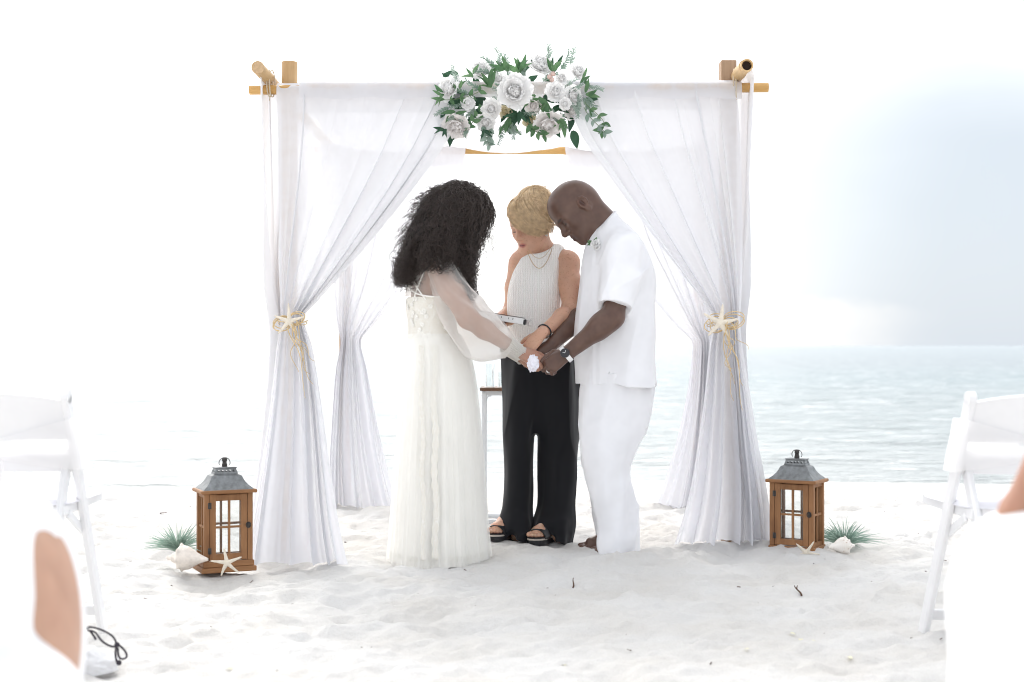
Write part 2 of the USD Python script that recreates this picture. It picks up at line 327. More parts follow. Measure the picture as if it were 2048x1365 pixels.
M_bamboo_y = wood("bamboo_lengthwise", (0.52, 0.33, 0.13), (0.68, 0.47, 0.25), 0.45, (40, 3, 40))
M_post_z = wood("weathered_post", (0.33, 0.21, 0.13), (0.48, 0.33, 0.22), 0.75, (60, 60, 3.5))
M_dark = plain("hollow_dark", (0.035, 0.022, 0.016), 0.9)
M_cutend = plain("cut_bamboo_end", (0.55, 0.38, 0.22), 0.8, 0.2, 60)
M_cord = plain("pale_cord", (0.62, 0.53, 0.40), 0.9, 0.2, 60)
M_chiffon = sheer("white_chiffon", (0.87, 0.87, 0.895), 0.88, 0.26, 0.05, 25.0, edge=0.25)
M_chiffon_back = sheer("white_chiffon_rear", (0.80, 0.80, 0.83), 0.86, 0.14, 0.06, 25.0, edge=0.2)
M_roofcloth = sheer("roof_chiffon", (0.86, 0.86, 0.885), 0.86, 0.4, 0.08, 25.0, edge=0.3)
M_raffia = plain("raffia", (0.66, 0.50, 0.28), 0.8, 0.3, 40)
M_star = plain("dried_starfish", (0.78, 0.71, 0.60), 0.85, 0.10, 60, bump=0.5, bscale=380, bdist=0.002)

def bamboo(p, q, r, nodes=(), hollow=False, n=22):
    """Bamboo cane with raised joints; returns the outer cane."""
    p, q = np.asarray(p, float), np.asarray(q, float); L = np.linalg.norm(q - p)
    ts, rs = [0.0], [r]
    for t in sorted(nodes):
        w = 0.008 / L
        for d, k in ((-3, 1.0), (-1, 1.07), (0, 1.02), (1, 1.08), (3, 1.0)): ts.append(t + d * w); rs.append(r * k)
    ts.append(1.0); rs.append(r)
    wob = lambda t: 0.004 * np.sin(3.0 * t + 1.0)
    a, b, _ = frame_of(q - p)
    pts = [p + (q - p) * t + a * wob(t) + b * 0.5 * wob(1.7 * t) for t in ts]
    return tube(pts, rs, n)
def rim(p, ro, ri, L):
    g = np.linspace(0, 2 * np.pi, 33); ring = lambda r, y: p + np.stack([r * np.cos(g), np.full(33, y), r * np.sin(g)], 1)
    return sheet(np.stack([ring(ri, L), ring(ri, 0.0), ring(ro, 0.0), ring(ro, L)]))
def build_arch():
    t = thing("wedding_arch", "four post bamboo and timber wedding arch standing on the sand", "arch", (0, 0, 0))
    XL, XR = at(579, 300, YF)[0], at(1455.5, 300, YF)[0]
    zt = at(579, 125, YF)[2]
    put(t, "post", rod((XL, YF, -0.2), (XL, YF, zt), 0.038, 24), M_bamboo_z, label="thick round pale post at the front left")
    put(t, "post", box((XR, YF, zt / 2 - 0.1 + 0.004), (0.073, 0.073, zt + 0.2), None, 0.004), M_post_z, label="squared weathered post at the front right")
    xl, xr = at(690, 600, YB)[0], at(1397, 600, YB)[0]
    zb = 2.27
    put(t, "post", rod((xl, YB, -0.2), (xl, YB, zb), 0.036, 20), M_post_z)
    put(t, "post", rod((xr, YB, -0.2), (xr, YB, zb), 0.036, 20), M_post_z)
    YBm = YF - 0.075
    a, b = at(499, 181, YBm), at(1536, 175.5, YBm)
    put(t, "front_beam", bamboo(a, b, 0.0225, (0.12, 0.33, 0.53, 0.66, 0.83, 0.94)), M_bamboo_x)
    put(t, "beam_split", box(b + (-0.075, -0.0222, -0.004), (0.14, 0.004, 0.0035)), M_dark)
    za = at(640, 301, YB - 0.07)
    put(t, "back_beam", bamboo(at(630, 301, YB - 0.07), at(1440, 301, YB - 0.07), 0.024, (0.2, 0.42, 0.63, 0.85)), M_bamboo_x)
    pl = at(517, 136, 6.42); sb = put(t, "side_beam", bamboo(pl, (pl[0], 9.0, pl[2]), 0.029, (0.1, 0.35, 0.6, 0.85)), M_bamboo_y)
    put(sb, "cut_end", rod(pl - (0, 0.002, 0), pl + (0, 0.001, 0), 0.0265, 20), M_cutend)
    pr = at(1494, 131, 6.42); sb = put(t, "side_beam", cat_([bamboo(pr + (0, 0.03, 0), (pr[0], 9.0, pr[2] - 0.02), 0.029, (0.06, 0.33, 0.6, 0.85)), rim(pr, 0.029, 0.0225, 0.034)]), M_bamboo_y, label="hollow bamboo side beam")
    put(sb, "hollow", rod(pr + (0, 0.024, 0), pr + (0, 0.029, 0), 0.0228, 20), M_dark)
    for (xx, pc) in ((pl[0], pl), (pr[0], pr)):     # cord lashed round the crossing of the beams
        s = np.linspace(0, 2 * np.pi, 30); zc = (pc[2] + a[2]) / 2
        for k in range(2):
            d = 0.012 * k
            put(t, "lashing", tube(np.stack([xx + (0.012 + d) * np.sign(-xx) + 0.008 * np.cos(s), YBm + 0.034 * np.cos(s), zc + 0.062 * np.sin(s)], 1), 0.0028, 6, False), M_cord)
        put(t, "lashing_tail", tube(spline([(xx + 0.014 * np.sign(-xx), YBm - 0.03, zc), (xx + 0.02 * np.sign(-xx), YBm - 0.036, zc - 0.05), (xx + 0.016 * np.sign(-xx), YBm - 0.03, zc - 0.085)], 10), 0.0025, 6), M_cord)
    return t
build_arch()

def cloth(rows, nu, nv, folds, seed, clear=0.006, floor=True):
    """A hanging cloth. rows: (t, left xyz, right xyz, fold depth) down its length; folds: how many pleats across. Returns (nu,nv,3)."""
    rg = np.random.default_rng(seed)
    ts = np.array([r[0] for r in rows], float); u = np.linspace(0, 1, nv); t = np.linspace(ts[0], ts[-1], nu)
    L = lerp_table(t, ts, np.array([r[1] for r in rows], float)); R = lerp_table(t, ts, np.array([r[2] for r in rows], float)); A = lerp_table(t, ts, np.array([r[3] for r in rows], float))
    fr = folds * np.array([1.0, 1.61, 0.47, 2.3]); am = np.array([0.55, 0.28, 0.35, 0.12]); ph = rg.uniform(0, 6.28, 4); dr = rg.uniform(-0.9, 0.9, 4)
    wv = (meshkit.fbm(np.stack([u * 3.3 + seed, u * 0, u * 0], -1), 2, seed) - 0.5) * 0.34
    uu = u[None] + wv[None] + 0.018 * np.sin(5 * t[:, None] + 3 * u[None] * 6.28 + ph[0])
    h = sum(am[k] * np.sin(6.283 * fr[k] * uu + ph[k] + dr[k] * (t[:, None] - ts[0])) for k in range(4))
    am_t = 0.55 + 0.9 * meshkit.fbm(np.stack([np.broadcast_to(u[None] * 5, uu.shape), np.broadcast_to(t[:, None] * 1.6, uu.shape), np.full(uu.shape, seed + 0.5)], -1), 2, seed + 3); h = h * am_t
    h2 = sum(am[k] * np.cos(6.283 * fr[k] * uu + ph[k] + dr[k] * (t[:, None] - ts[0])) for k in range(4))
    W = np.linalg.norm(R - L, axis=1)[:, None]
    uf = np.clip(u[None] + 0.16 * h2 / folds, -0.01, 1.01)
    P = L[:, None] * (1 - uf[..., None]) + R[:, None] * uf[..., None]
    nrm = (R - L) / (np.linalg.norm(R - L, axis=1, keepdims=True) + 1e-9)
    side = np.stack([nrm[:, 1], -nrm[:, 0], np.zeros(len(nrm))], 1)        # towards the viewer's side for cloth running left to right
    P = P + side[:, None] * (A[:, None] * h)[..., None]
    # fine creases
    q = np.stack([np.broadcast_to(u[None] * 5 * folds, h.shape), np.broadcast_to(t[:, None] * 2.2, h.shape), np.full(h.shape, seed * 1.7)], -1)
    P = P + side[:, None] * ((meshkit.fbm(q, 3, seed) - 0.5) * 0.008)[..., None]
    if floor:
        g = ground_z(P[..., 0], P[..., 1]) + clear
        P[..., 2] = np.maximum(P[..., 2], g)
    return P
def curtain(top, tie, bottom, Y, Yt, seed, folds, amp, inner, label, mat, hemY, kneeY=None, group=None):
    """Curtain gathered at a tie. top (xl,xr,y) in photo pixels at depth Y; tie (xl,xr,y); bottom rows [(xl,xr,y)...]; inner: the free edge above the tie, as pixels."""
    xl, xr, yt = top; free_left = inner[0][0] < (xl + xr) / 2
    rows = []
    yb = 0.03
    A0 = at(xl, yt, Y); B0 = at(xr, yt, Y)
    r_ = 0.033
    rows.append((-0.10, A0 + (0, 2.2 * r_, -0.10), B0 + (0, 2.2 * r_, -0.10), 0.003))
    rows.append((-0.05, A0 + (0, 1.9 * r_, -0.0), B0 + (0, 1.9 * r_, -0.0), 0.004))
    rows.append((-0.02, A0 + (0, r_, r_), B0 + (0, r_, r_), 0.004))
    rows.append((0.0, A0 + (0, -0.012, 0.0), B0 + (0, -0.012, 0.0), 0.005))
    n = len(inner)
    for k, (ix, iy, ox, oy) in enumerate(inner[1:], 1):
        s = k / n
        Yk = Y - 0.02 + (Yt - Y) * s
        rows.append((s * 0.45, at(ox, oy, Yk), at(ix, iy, Yk), 0.008 + (amp * 0.55) * s)) if not free_left else rows.append((s * 0.45, at(ix, iy, Yk), at(ox, oy, Yk), 0.008 + amp * 0.55 * s))
    rows.append((0.45, at(tie[0], tie[2], Yt), at(tie[1], tie[2], Yt), amp * 0.75))
    m = len(bottom)
    for k, (a, b, yy) in enumerate(bottom, 1):
        Yk = Yt + (hemY - Yt) * (k / m) ** 1.3
        rows.append((0.45 + 0.55 * k / m, at(a, yy, Yk), at(b, yy, Yk), amp * (0.8 + 0.6 * k / m)))
    P = cloth(rows, 210, 190, folds, seed)
    m_ = sheet(P)
    tag(put(None, "curtain", m_, mat, smooth=True), label, "curtain", group)
# front left: (inner x, inner y, outer x, outer y) down to the tie
curtain((552, 955, 178), (561, 610, 637), [(552, 628, 700), (540, 645, 800), (522, 662, 920), (502, 680, 1040), (486, 700, 1128)], YF - 0.085, YF - 0.12, 3, 5, 0.055,
        [(955, 178, 556, 178), (905, 272, 555, 260), (842, 362, 556, 350), (765, 458, 557, 440), (690, 545, 558, 530), (640, 600, 560, 590)], "sheer white curtain on the front left post, pooling beside the left lantern", M_chiffon, 6.30)
# front right
curtain((1120, 1478, 172), (1425, 1482, 640), [(1416, 1488, 700), (1406, 1504, 790), (1392, 1520, 880), (1374, 1540, 980), (1342, 1556, 1088)], YF - 0.085, YF - 0.12, 8, 5, 0.055,
        [(1120, 172, 1478, 172), (1152, 262, 1485, 250), (1212, 352, 1489, 340), (1288, 455, 1490, 440), (1360, 548, 1488, 530), (1405, 606, 1485, 590)], "sheer white curtain on the front right post, reaching to the right lantern", M_chiffon, 6.60)
# back pair
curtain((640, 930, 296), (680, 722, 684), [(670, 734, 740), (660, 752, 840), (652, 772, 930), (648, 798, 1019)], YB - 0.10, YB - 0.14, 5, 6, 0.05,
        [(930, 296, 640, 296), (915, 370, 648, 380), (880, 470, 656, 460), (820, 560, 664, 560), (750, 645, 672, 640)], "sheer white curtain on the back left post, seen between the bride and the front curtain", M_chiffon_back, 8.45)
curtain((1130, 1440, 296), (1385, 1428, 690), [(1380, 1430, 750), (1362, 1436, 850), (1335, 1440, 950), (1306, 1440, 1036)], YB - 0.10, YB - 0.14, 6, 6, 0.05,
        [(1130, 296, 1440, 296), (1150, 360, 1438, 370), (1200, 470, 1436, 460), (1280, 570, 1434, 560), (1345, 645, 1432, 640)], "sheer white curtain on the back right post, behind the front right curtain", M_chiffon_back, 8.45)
# narrow side cloths hung from the side beams, outside the front posts
def side_cloth(x0, seed, label, sgn):
    rows = []
    for (t, y, w0, w1, px, yy) in ((0, None, 0, 0, 0, 0),): pass
    X = x0
    zt = 2.24
    L = lambda z, ya, yb, dx=0.0: (np.array([X + dx, ya, z]), np.array([X + dx * 0.6, yb, z]))
    R = [(0.0, *L(zt, 6.50, 8.3, 0.0), 0.006), (0.05, *L(zt - 0.05, 6.5, 8.3, 0.02 * sgn), 0.01), (0.25, *L(1.75, 6.58, 7.9, 0.015 * sgn), 0.018), (0.5, *L(1.25, 6.66, 7.05, 0.0), 0.03), (0.6, *L(1.0, 6.70, 6.84, -0.03 * sgn), 0.035), (0.8, *L(0.5, 6.66, 6.95, 0.0), 0.04), (1.0, *L(0.01, 6.6, 7.1, 0.06 * sgn), 0.05)]
    tag(put(None, "side_curtain", sheet(cloth(R, 120, 120, 6, seed)), M_chiffon, smooth=True), label, "curtain")
side_cloth(at(545, 300, YF)[0], 21, "narrow white side curtain outside the front left post of the arch", -1)
side_cloth(at(1487, 300, YF)[0], 22, "narrow white side curtain outside the front right post of the arch", 1)
def roof_cloth():
    nu, nv = 120, 170
    v = np.linspace(0, 1, nu)[:, None]; u = np.linspace(0, 1, nv)[None]
    X = -0.99 + 2.06 * u + 0 * v
    zf, zb = at(1000, 178, YF - 0.075)[2], at(1000, 301, YB - 0.07)[2]
    Yf0, Yb0 = YF - 0.075, YB - 0.07
    P = np.zeros((nu, nv, 3)); r = 0.034
    for i in range(nu):
        s = i / (nu - 1)
        if s < 0.2:      # over the front beam, short fall in front of it
            g = s / 0.2
            if g < 0.4: y, z = Yf0 - r, zf - 0.05 + 0.05 * g / 0.4
            else:
                a = np.pi * (1 - (g - 0.4) / 0.6 * 0.55); y, z = Yf0 + r * np.cos(a), zf + r * np.sin(a)
            yy = np.full(nv, y); zz = np.full(nv, z) + (0.012 * np.sin(25 * u[0] * 2) * (0.4 - g) if g < 0.4 else 0)
        else:
            g = (s - 0.2) / 0.8
            yy = np.full(nv, Yf0 + 0.02 + (Yb0 - 0.035 - Yf0 - 0.02) * g)
            sc = np.abs(np.sin(np.pi * (u[0] * 3.0 + 0.1))) ** 0.7
            sag = 0.10 * np.sin(np.pi * g ** 0.9) + (0.05 * sc - 0.008) * np.clip((g - 0.5) * 2, 0, 1) ** 2
            zz = zf + r + (zb + 0.022 - zf - r) * g - sag
        P[i, :, 0], P[i, :, 1], P[i, :, 2] = X[0], yy, zz
    q = np.stack([P[..., 0] * 6, P[..., 1] * 2.5, np.zeros((nu, nv))], -1)
    P[..., 2] += (meshkit.fbm(q, 3, 4) - 0.5) * 0.018 * np.clip((np.arange(nu)[:, None] / nu - 0.2) * 6, 0, 1)
    tag(put(None, "roof_cloth", sheet(P), M_roofcloth, smooth=True), "sheer white cloth draped over the beams as the roof of the arch", "cloth")
roof_cloth()

def starfish_mesh(R, arms=5, rot=0.0, fat=0.2, seed=0, bend=0.1):
    """Five tapering arms with a raised ridge, lying in the local xz plane, its back to -y."""
    rg = np.random.default_rng(seed); L = []
    for k in range(arms):
        a = rot + 2 * np.pi * k / arms + rg.uniform(-0.07, 0.07); l = R * rg.uniform(0.9, 1.06); d = np.array([math.sin(a), 0, math.cos(a)]); s = np.array([math.cos(a), 0, -math.sin(a)])
        bx = rg.uniform(-bend, bend); ts = np.linspace(0.0, 1, 12); pts = [d * l * x + s * bx * l * x * x + np.array([0, rg.uniform(-0.001, 0.001), 0]) for x in ts]
        w = R * fat * (1.0 - 0.72 * ts ** 0.9); w[-1] *= 0.55
        m = tube(pts, w, 10); m.vertices[:, 1] *= 0.55; L.append(m)
    c = trimesh.creation.icosphere(2, R * fat * 1.25); c.vertices[:, 1] *= 0.5; L.append(c)
    m = cat_(L); n = meshkit.fbm(m.vertices * (14 / R), 2, seed)[:, None] - 0.5
    m.vertices += m.vertex_normals * n * R * 0.03
    return m
def raffia(c, seed, side, label):
    rg = np.random.default_rng(seed); t = thing("raffia_tie", label, "tie", (0, 0, 0)); p = pxm(c[1])
    for k in range(2):      # the band round the gathered cloth
        s = np.linspace(0, 2 * np.pi, 40); rx = 0.066 + 0.004 * k
        put(t, "band", tube(np.stack([c[0] + rx * np.cos(s), c[1] + 0.075 + 0.078 * np.sin(s), c[2] + 0.008 * np.sin(s * 2 + k) + 0.006 * (k - 1.5)], 1), 0.0018, 5, False), M_raffia)
    for k in range(6):      # loops of the bow
        a = rg.uniform(-0.5, 0.6) + (0 if k % 2 else np.pi); l = rg.uniform(0.06, 0.10); d = np.array([math.cos(a), -0.25, math.sin(a) * 0.8]); s = np.array([-math.sin(a), 0, math.cos(a)]) * l * 0.35
        put(t, "loop", tube(spline([c, c + d * l * 0.6 + s, c + d * l, c + d * l * 0.6 - s, c], 20), 0.0024, 5, False), M_raffia)
    for k in range(7):      # tails
        l = rg.uniform(0.12, 0.40); dx = side * rg.uniform(0.0, 0.12)
        pts = [c]
        for j in range(1, 6): pts.append(c + np.array([dx * j / 5 + rg.uniform(-0.018, 0.018), -0.03 + rg.uniform(-0.01, 0.01), -l * j / 5 + (0.05 if j == 1 else 0) * rg.uniform(0, 1)]))
        put(t, "tail", tube(spline(pts, 24), np.linspace(0.0026, 0.0012, 24), 5), M_raffia)
    return t
cL, cR = at(580, 643, YF - 0.23), at(1448, 646, YF - 0.23)
raffia(cL, 4, 1, "raffia tie with long tails round the front left curtain, under a starfish")
raffia(cR, 9, 1, "raffia bow with curling tails round the front right curtain, under a starfish")
tag(put(None, "starfish", placed(starfish_mesh(0.078, rot=0.05, fat=0.15, seed=1), cL + (0, -0.03, 0), 0.1), M_star, smooth=True), "pale slim starfish tied to the front left curtain", "starfish")
tag(put(None, "starfish", placed(starfish_mesh(0.088, rot=0.12, fat=0.17, seed=6), cR + (-0.02, -0.03, 0), 0.1), M_star, smooth=True), "cream starfish tied to the front right curtain", "starfish")
# ================================================================ flower arrangement on the front beam
def leafmat(name, a, b, trans=0.3, rough=0.55):
    return looks(name, {"o": ("object_info", {}), "g": ("texture_coordinate", {}), "n": ("noise_texture", {"scale": 30.0, "detail": 2.0}), "ad": ("math", {"math_type": "multiply_add", "value2": 0.5}), "hs": ("math", {"math_type": "multiply", "value2": 0.6}),
        "r": ("rgb_ramp", {"ramp": [(0.1, a), (0.9, b)]}), "p": ("principled_bsdf", {"roughness": rough, "specular_ior_level": 0.4}), "t": ("translucent_bsdf", {}), "m": ("mix_closure", {"fac": trans})},
        [("g.object", "n.vector"), ("n.fac", "ad.value1"), ("o.random", "hs.value1"), ("hs.value", "ad.value3"), ("ad.value", "r.fac"), ("r.color", "p.base_color"), ("r.color", "t.color"), ("p.BSDF", "m.closure1"), ("t.BSDF", "m.closure2")], surface="m.closure")
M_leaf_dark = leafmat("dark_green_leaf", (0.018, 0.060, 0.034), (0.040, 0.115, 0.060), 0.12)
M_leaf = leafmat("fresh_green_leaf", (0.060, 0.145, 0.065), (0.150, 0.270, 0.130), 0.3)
M_leaf_grey = leafmat("grey_green_leaf", (0.20, 0.29, 0.23), (0.38, 0.47, 0.41), 0.25, 0.8)
M_petal = leafmat("white_petal", (0.95, 0.94, 0.93), (0.98, 0.975, 0.97), 0.25, 0.7)
M_petal_blush = leafmat("blush_petal", (0.95, 0.91, 0.89), (0.97, 0.95, 0.94), 0.25, 0.7)
M_cream = leafmat("cream_petal", (0.80, 0.72, 0.50), (0.86, 0.80, 0.62), 0.3, 0.7)
M_bud = plain("pink_bud", (0.62, 0.45, 0.40), 0.7, 0.2, 40)
M_stem = plain("plant_stem", (0.13, 0.20, 0.09), 0.7, 0.3, 30)

def leaf_mesh(L, W, bend=0.25, fold=0.25, nu=9, nv=5, tip=1.0, twist=0.0):
    """A leaf along +y from the origin, face up +z, pointed, folded along its midrib."""
    s = np.linspace(0, 1, nu)[:, None]; v = np.linspace(-1, 1, nv)[None]
    w = W * (np.sin(np.pi * np.clip(s * 0.97 + 0.03, 0, 1) ** (0.75 * tip))) ** 0.9
    x = v * w * 0.5; z = fold * np.abs(x) - bend * L * s ** 2 + 0.04 * W * np.sin(s * 14) * np.abs(v)
    y = s * L * (1 - 0.12 * bend) + 0 * v
    a = twist * s; P = np.stack([x * np.cos(a) - z * np.sin(a) * 0, y, z + x * np.sin(a)], -1)
    return sheet(P)
def orient(m, base, d, up, roll=0.0):
    """+y of the mesh to d, +z roughly to up."""
    d = np.asarray(d, float); d = d / np.linalg.norm(d); u = np.asarray(up, float); x = np.cross(d, u)
    if np.linalg.norm(x) < 1e-4: x = np.cross(d, [0.3, 0.9, 0.2])
    x /= np.linalg.norm(x); z = np.cross(x, d)
    if roll: x, z = x * math.cos(roll) + z * math.sin(roll), z * math.cos(roll) - x * math.sin(roll)
    m = m.copy(); M = np.eye(4); M[:3, 0], M[:3, 1], M[:3, 2], M[:3, 3] = x, d, z, base; m.apply_transform(M); return m
def petal_mesh(L, W, cup, curl, seed, nu=8, nv=7, ruffle=0.07):
    """A broad petal along +y, cupped upwards (+z), its rim curled and wavy."""
    rg = np.random.default_rng(seed); s = np.linspace(0, 1, nu)[:, None]; v = np.linspace(-1, 1, nv)[None]
    w = W * np.clip(np.sin(np.pi * (0.10 + 0.74 * s ** 0.8)), 0.1, 1); x = v * w * 0.5
    notch = 1 - 0.10 * np.exp(-(v / 0.25) ** 2) * s ** 4 - 0.16 * (v ** 2) * s ** 2
    y = L * s * notch
    z = cup * L * (s ** 1.6) + 0.35 * cup * (x / W * 2) ** 2 * W + ruffle * L * s ** 2 * np.sin(v * 5 + rg.uniform(0, 6)) - curl * L * np.clip(s - 0.7, 0, 1) ** 2 * 4
    return sheet(np.stack([x + 0 * s, y + 0 * v, z], -1))
def bloom(parent, c, n, R, mat, seed, outer=8, mid=8, inner=12, name="flower", label=None):
    """A many-petalled bloom of radius R facing n. Outer and middle petals are its sub-parts; the tight heart is the flower mesh itself."""
    rg = np.random.default_rng(seed); n = np.asarray(n, float); n /= np.linalg.norm(n); a, b, _ = frame_of(n)
    def ring(count, tilt, L, W, cup, curl, lift, ph):
        out = []
        for k in range(count):
            g = 2 * np.pi * (k + ph) / count + rg.uniform(-0.15, 0.15); rad = a * math.cos(g) + b * math.sin(g); tl = tilt + rg.uniform(-0.12, 0.12)
            d = rad * math.cos(tl) + n * math.sin(tl); up = n * math.cos(tl) - rad * math.sin(tl)
            out.append(orient(petal_mesh(L * rg.uniform(0.9, 1.08), W * rg.uniform(0.9, 1.1), cup, curl, int(rg.integers(1e6))), c + n * lift + rad * R * 0.06, d, up))
        return out
    heart = ring(inner, 1.08, R * 0.70, R * 0.70, 0.36, -0.1, R * 0.04, 0.2) + ring(inner // 2, 1.3, R * 0.66, R * 0.52, 0.4, -0.25, R * 0.08, 0.5)
    heart.append(placed(trimesh.creation.icosphere(2, R * 0.34), c + n * R * 0.26))
    f = put(parent, name, cat_(heart), mat, smooth=True, label=label)
    for m in ring(outer, 0.22, R, R * 1.0, 0.22, 0.10, 0.0, 0.0) + ring(mid, 0.70, R * 0.86, R * 0.86, 0.30, 0.02, R * 0.02, 0.5): put(f, "petal", m, mat, smooth=True)
    return f
def build_flowers():
    t = thing("floral_arrangement", "arrangement of white peonies and green leaves hung on the front beam of the arch", "flowers", (0, 0, 0))
    rg = np.random.default_rng(12); Y0 = YF - 0.16; p = pxm(Y0)
    core = at(1035, 196, YF - 0.10)
    # (x, y, radius in photo pixels, depth in front of the beam, facing x, facing z, material, petals)
    B = [(1030, 186, 40, 0.20, -0.05, 0.05, M_petal, 10, 10, 16), (1078, 138, 33, 0.12, 0.3, 0.75, M_petal, 10, 9, 16), (966, 146, 32, 0.08, -0.5, 0.7, M_petal, 8, 8, 12), (904, 180, 32, 0.12, -0.7, 0.25, M_petal, 8, 8, 14),
         (916, 248, 33, 0.13, -0.35, -0.7, M_petal_blush, 9, 9, 14), (984, 218, 23, 0.17, -0.1, -0.2, M_petal, 8, 8, 10), (972, 242, 22, 0.15, -0.1, -0.5, M_petal, 8, 8, 10), (1109, 186, 24, 0.17, 0.25, 0.1, M_petal, 8, 7, 10), (1143, 192, 23, 0.14, 0.45, 0.0, M_petal, 8, 7, 10),
         (1152, 148, 25, 0.07, 0.6, 0.45, M_petal, 8, 7, 10), (1094, 243, 34, 0.14, 0.15, -0.75, M_petal_blush, 9, 9, 14), (1066, 212, 20, 0.15, 0.1, -0.1, M_petal_blush, 7, 7, 10), (1060, 240, 18, 0.10, 0.0, -0.5, M_cream, 7, 6, 8), (1142, 222, 20, 0.10, 0.5, -0.4, M_petal_blush, 7, 6, 8), (1010, 222, 16, 0.11, 0.0, -0.5, M_cream, 6, 5, 8), (938, 208, 17, 0.16, -0.3, 0.1, M_petal, 7, 6, 8), (1122, 160, 17, 0.15, 0.3, 0.4, M_petal, 7, 6, 8), (1000, 160, 15, 0.16, -0.2, 0.4, M_petal, 7, 6, 8), (1128, 208, 15, 0.18, 0.3, -0.2, M_petal, 7, 6, 8)]
    for k, (x, y, r, dy, nx, nz, mat, o, m, i) in enumerate(B):
        bloom(t, at(x, y, YF - dy), (nx, -0.85, nz), r * p, mat, 100 + k, o, m, i, "peony" if r > 30 else "rose")
    for (x, y) in ((1099, 154), (1106, 148), (1104, 160), (1046, 148), (905, 231), (967, 258)): put(t, "bud", placed(trimesh.creation.icosphere(2, 5 * p), at(x, y, YF - 0.17)), M_bud if x > 1090 else M_leaf_grey, smooth=True)
    # dark leaves behind the blooms
    for k in range(58):
        x = rg.uniform(890, 1160); y = 198 + rg.normal() * 26 + 8; g = math.atan2(-(y - 200) * 2.0, x - 1030) + rg.uniform(-0.9, 0.9)
        d = np.array([math.cos(g), rg.uniform(-0.8, 0.0), math.sin(g)]); L = rg.uniform(26, 44) * p
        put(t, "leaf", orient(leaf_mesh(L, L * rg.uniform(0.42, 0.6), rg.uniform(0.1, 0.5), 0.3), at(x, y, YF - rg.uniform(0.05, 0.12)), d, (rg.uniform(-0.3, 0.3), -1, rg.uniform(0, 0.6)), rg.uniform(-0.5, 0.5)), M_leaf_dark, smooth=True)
    # long leaves, clusters as seen: (x, y of the cluster's root, count, main direction degrees, spread, length px, material)
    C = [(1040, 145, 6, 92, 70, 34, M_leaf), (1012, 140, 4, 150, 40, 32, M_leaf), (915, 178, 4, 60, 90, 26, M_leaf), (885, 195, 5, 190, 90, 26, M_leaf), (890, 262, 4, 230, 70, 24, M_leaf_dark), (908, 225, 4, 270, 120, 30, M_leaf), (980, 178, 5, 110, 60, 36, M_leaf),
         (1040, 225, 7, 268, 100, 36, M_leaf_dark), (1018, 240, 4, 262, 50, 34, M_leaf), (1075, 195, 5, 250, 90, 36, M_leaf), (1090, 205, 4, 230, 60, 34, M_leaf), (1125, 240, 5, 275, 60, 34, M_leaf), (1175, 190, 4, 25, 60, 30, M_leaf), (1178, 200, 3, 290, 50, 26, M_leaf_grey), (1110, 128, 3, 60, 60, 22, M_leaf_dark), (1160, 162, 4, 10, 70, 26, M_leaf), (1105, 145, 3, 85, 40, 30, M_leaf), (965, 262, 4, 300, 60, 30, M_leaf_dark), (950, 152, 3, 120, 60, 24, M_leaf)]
    for (x, y, n, a0, sp, L, mat) in C:
        for k in range(n):
            g = math.radians(a0 + (k / max(n - 1, 1) - 0.5) * sp * 1.5 + rg.uniform(-14, 14)); d = np.array([math.cos(g), -rg.uniform(0.15, 0.6), math.sin(g)]); l = L * p * rg.uniform(0.75, 1.15)
            put(t, "leaf", orient(leaf_mesh(l, l * rg.uniform(0.24, 0.34), rg.uniform(0.05, 0.45), 0.35), at(x + rg.uniform(-5, 5), y + rg.uniform(-5, 5), YF - rg.uniform(0.13, 0.19)), d, (rg.uniform(-0.5, 0.5), -1, rg.uniform(-0.1, 0.6)), rg.uniform(-0.6, 0.6)), mat, smooth=True)
    # feathery grey-green sprigs
    def sprig(x, y, a, L, mat, dens=12, leaf=9):
        parts, pts = [], []; l = L * p; g = math.radians(a); c0 = at(x, y, YF - 0.15); bend = rg.uniform(-0.5, 0.5)
        for s in np.linspace(0, 1, 8): pts.append(c0 + np.array([math.cos(g + bend * s), -0.25, math.sin(g + bend * s)]) * l * s)
        parts.append(tube(pts, np.linspace(0.0018, 0.0008, 8), 5)); q = spline(pts, dens)
        for k in range(1, dens):
            for sgn in (-1, 1):
                gg = g + bend * k / dens + sgn * rg.uniform(0.5, 0.95); d = np.array([math.cos(gg), rg.uniform(-0.5, 0.3), math.sin(gg)]); ll = leaf * p * rg.uniform(0.7, 1.2) * (1.1 - 0.5 * k / dens)
                parts.append(orient(leaf_mesh(ll, ll * 0.34, 0.2, 0.2, 4, 3), q[k], d, (0, -1, 0.2), rg.uniform(-0.8, 0.8)))
        put(t, "sprig", cat_(parts), mat, smooth=True)
    for (x, y, a, L) in ((990, 140, 110, 34), (1000, 135, 75, 36), (985, 150, 150, 34), (1010, 140, 60, 28), (940, 205, 200, 40), (945, 195, 150, 36), (950, 215, 240, 38), (1000, 175, 130, 30), (1125, 185, 70, 36), (1128, 200, 330, 40), (1130, 190, 20, 42), (1150, 180, 300, 36), (1160, 200, 250, 36), (1120, 140, 40, 40), (1000, 250, 285, 40), (985, 255, 250, 36), (1005, 255, 320, 38), (1015, 190, 170, 30), (930, 225, 210, 36), (1165, 195, 310, 34), (1100, 215, 300, 32), (1095, 120, 75, 30), (1140, 130, 70, 32), (900, 215, 200, 34), (920, 165, 130, 34), (960, 180, 160, 34), (1050, 165, 100, 30), (1085, 165, 60, 32), (1120, 225, 290, 34), (1025, 245, 270, 34), (945, 245, 230, 32), (1170, 175, 10, 34), (1010, 165, 60, 28), (975, 205, 30, 30), (1080, 222, 210, 30)):
        sprig(x, y, a + rg.uniform(-10, 10), L, M_leaf_grey, 13, 10)
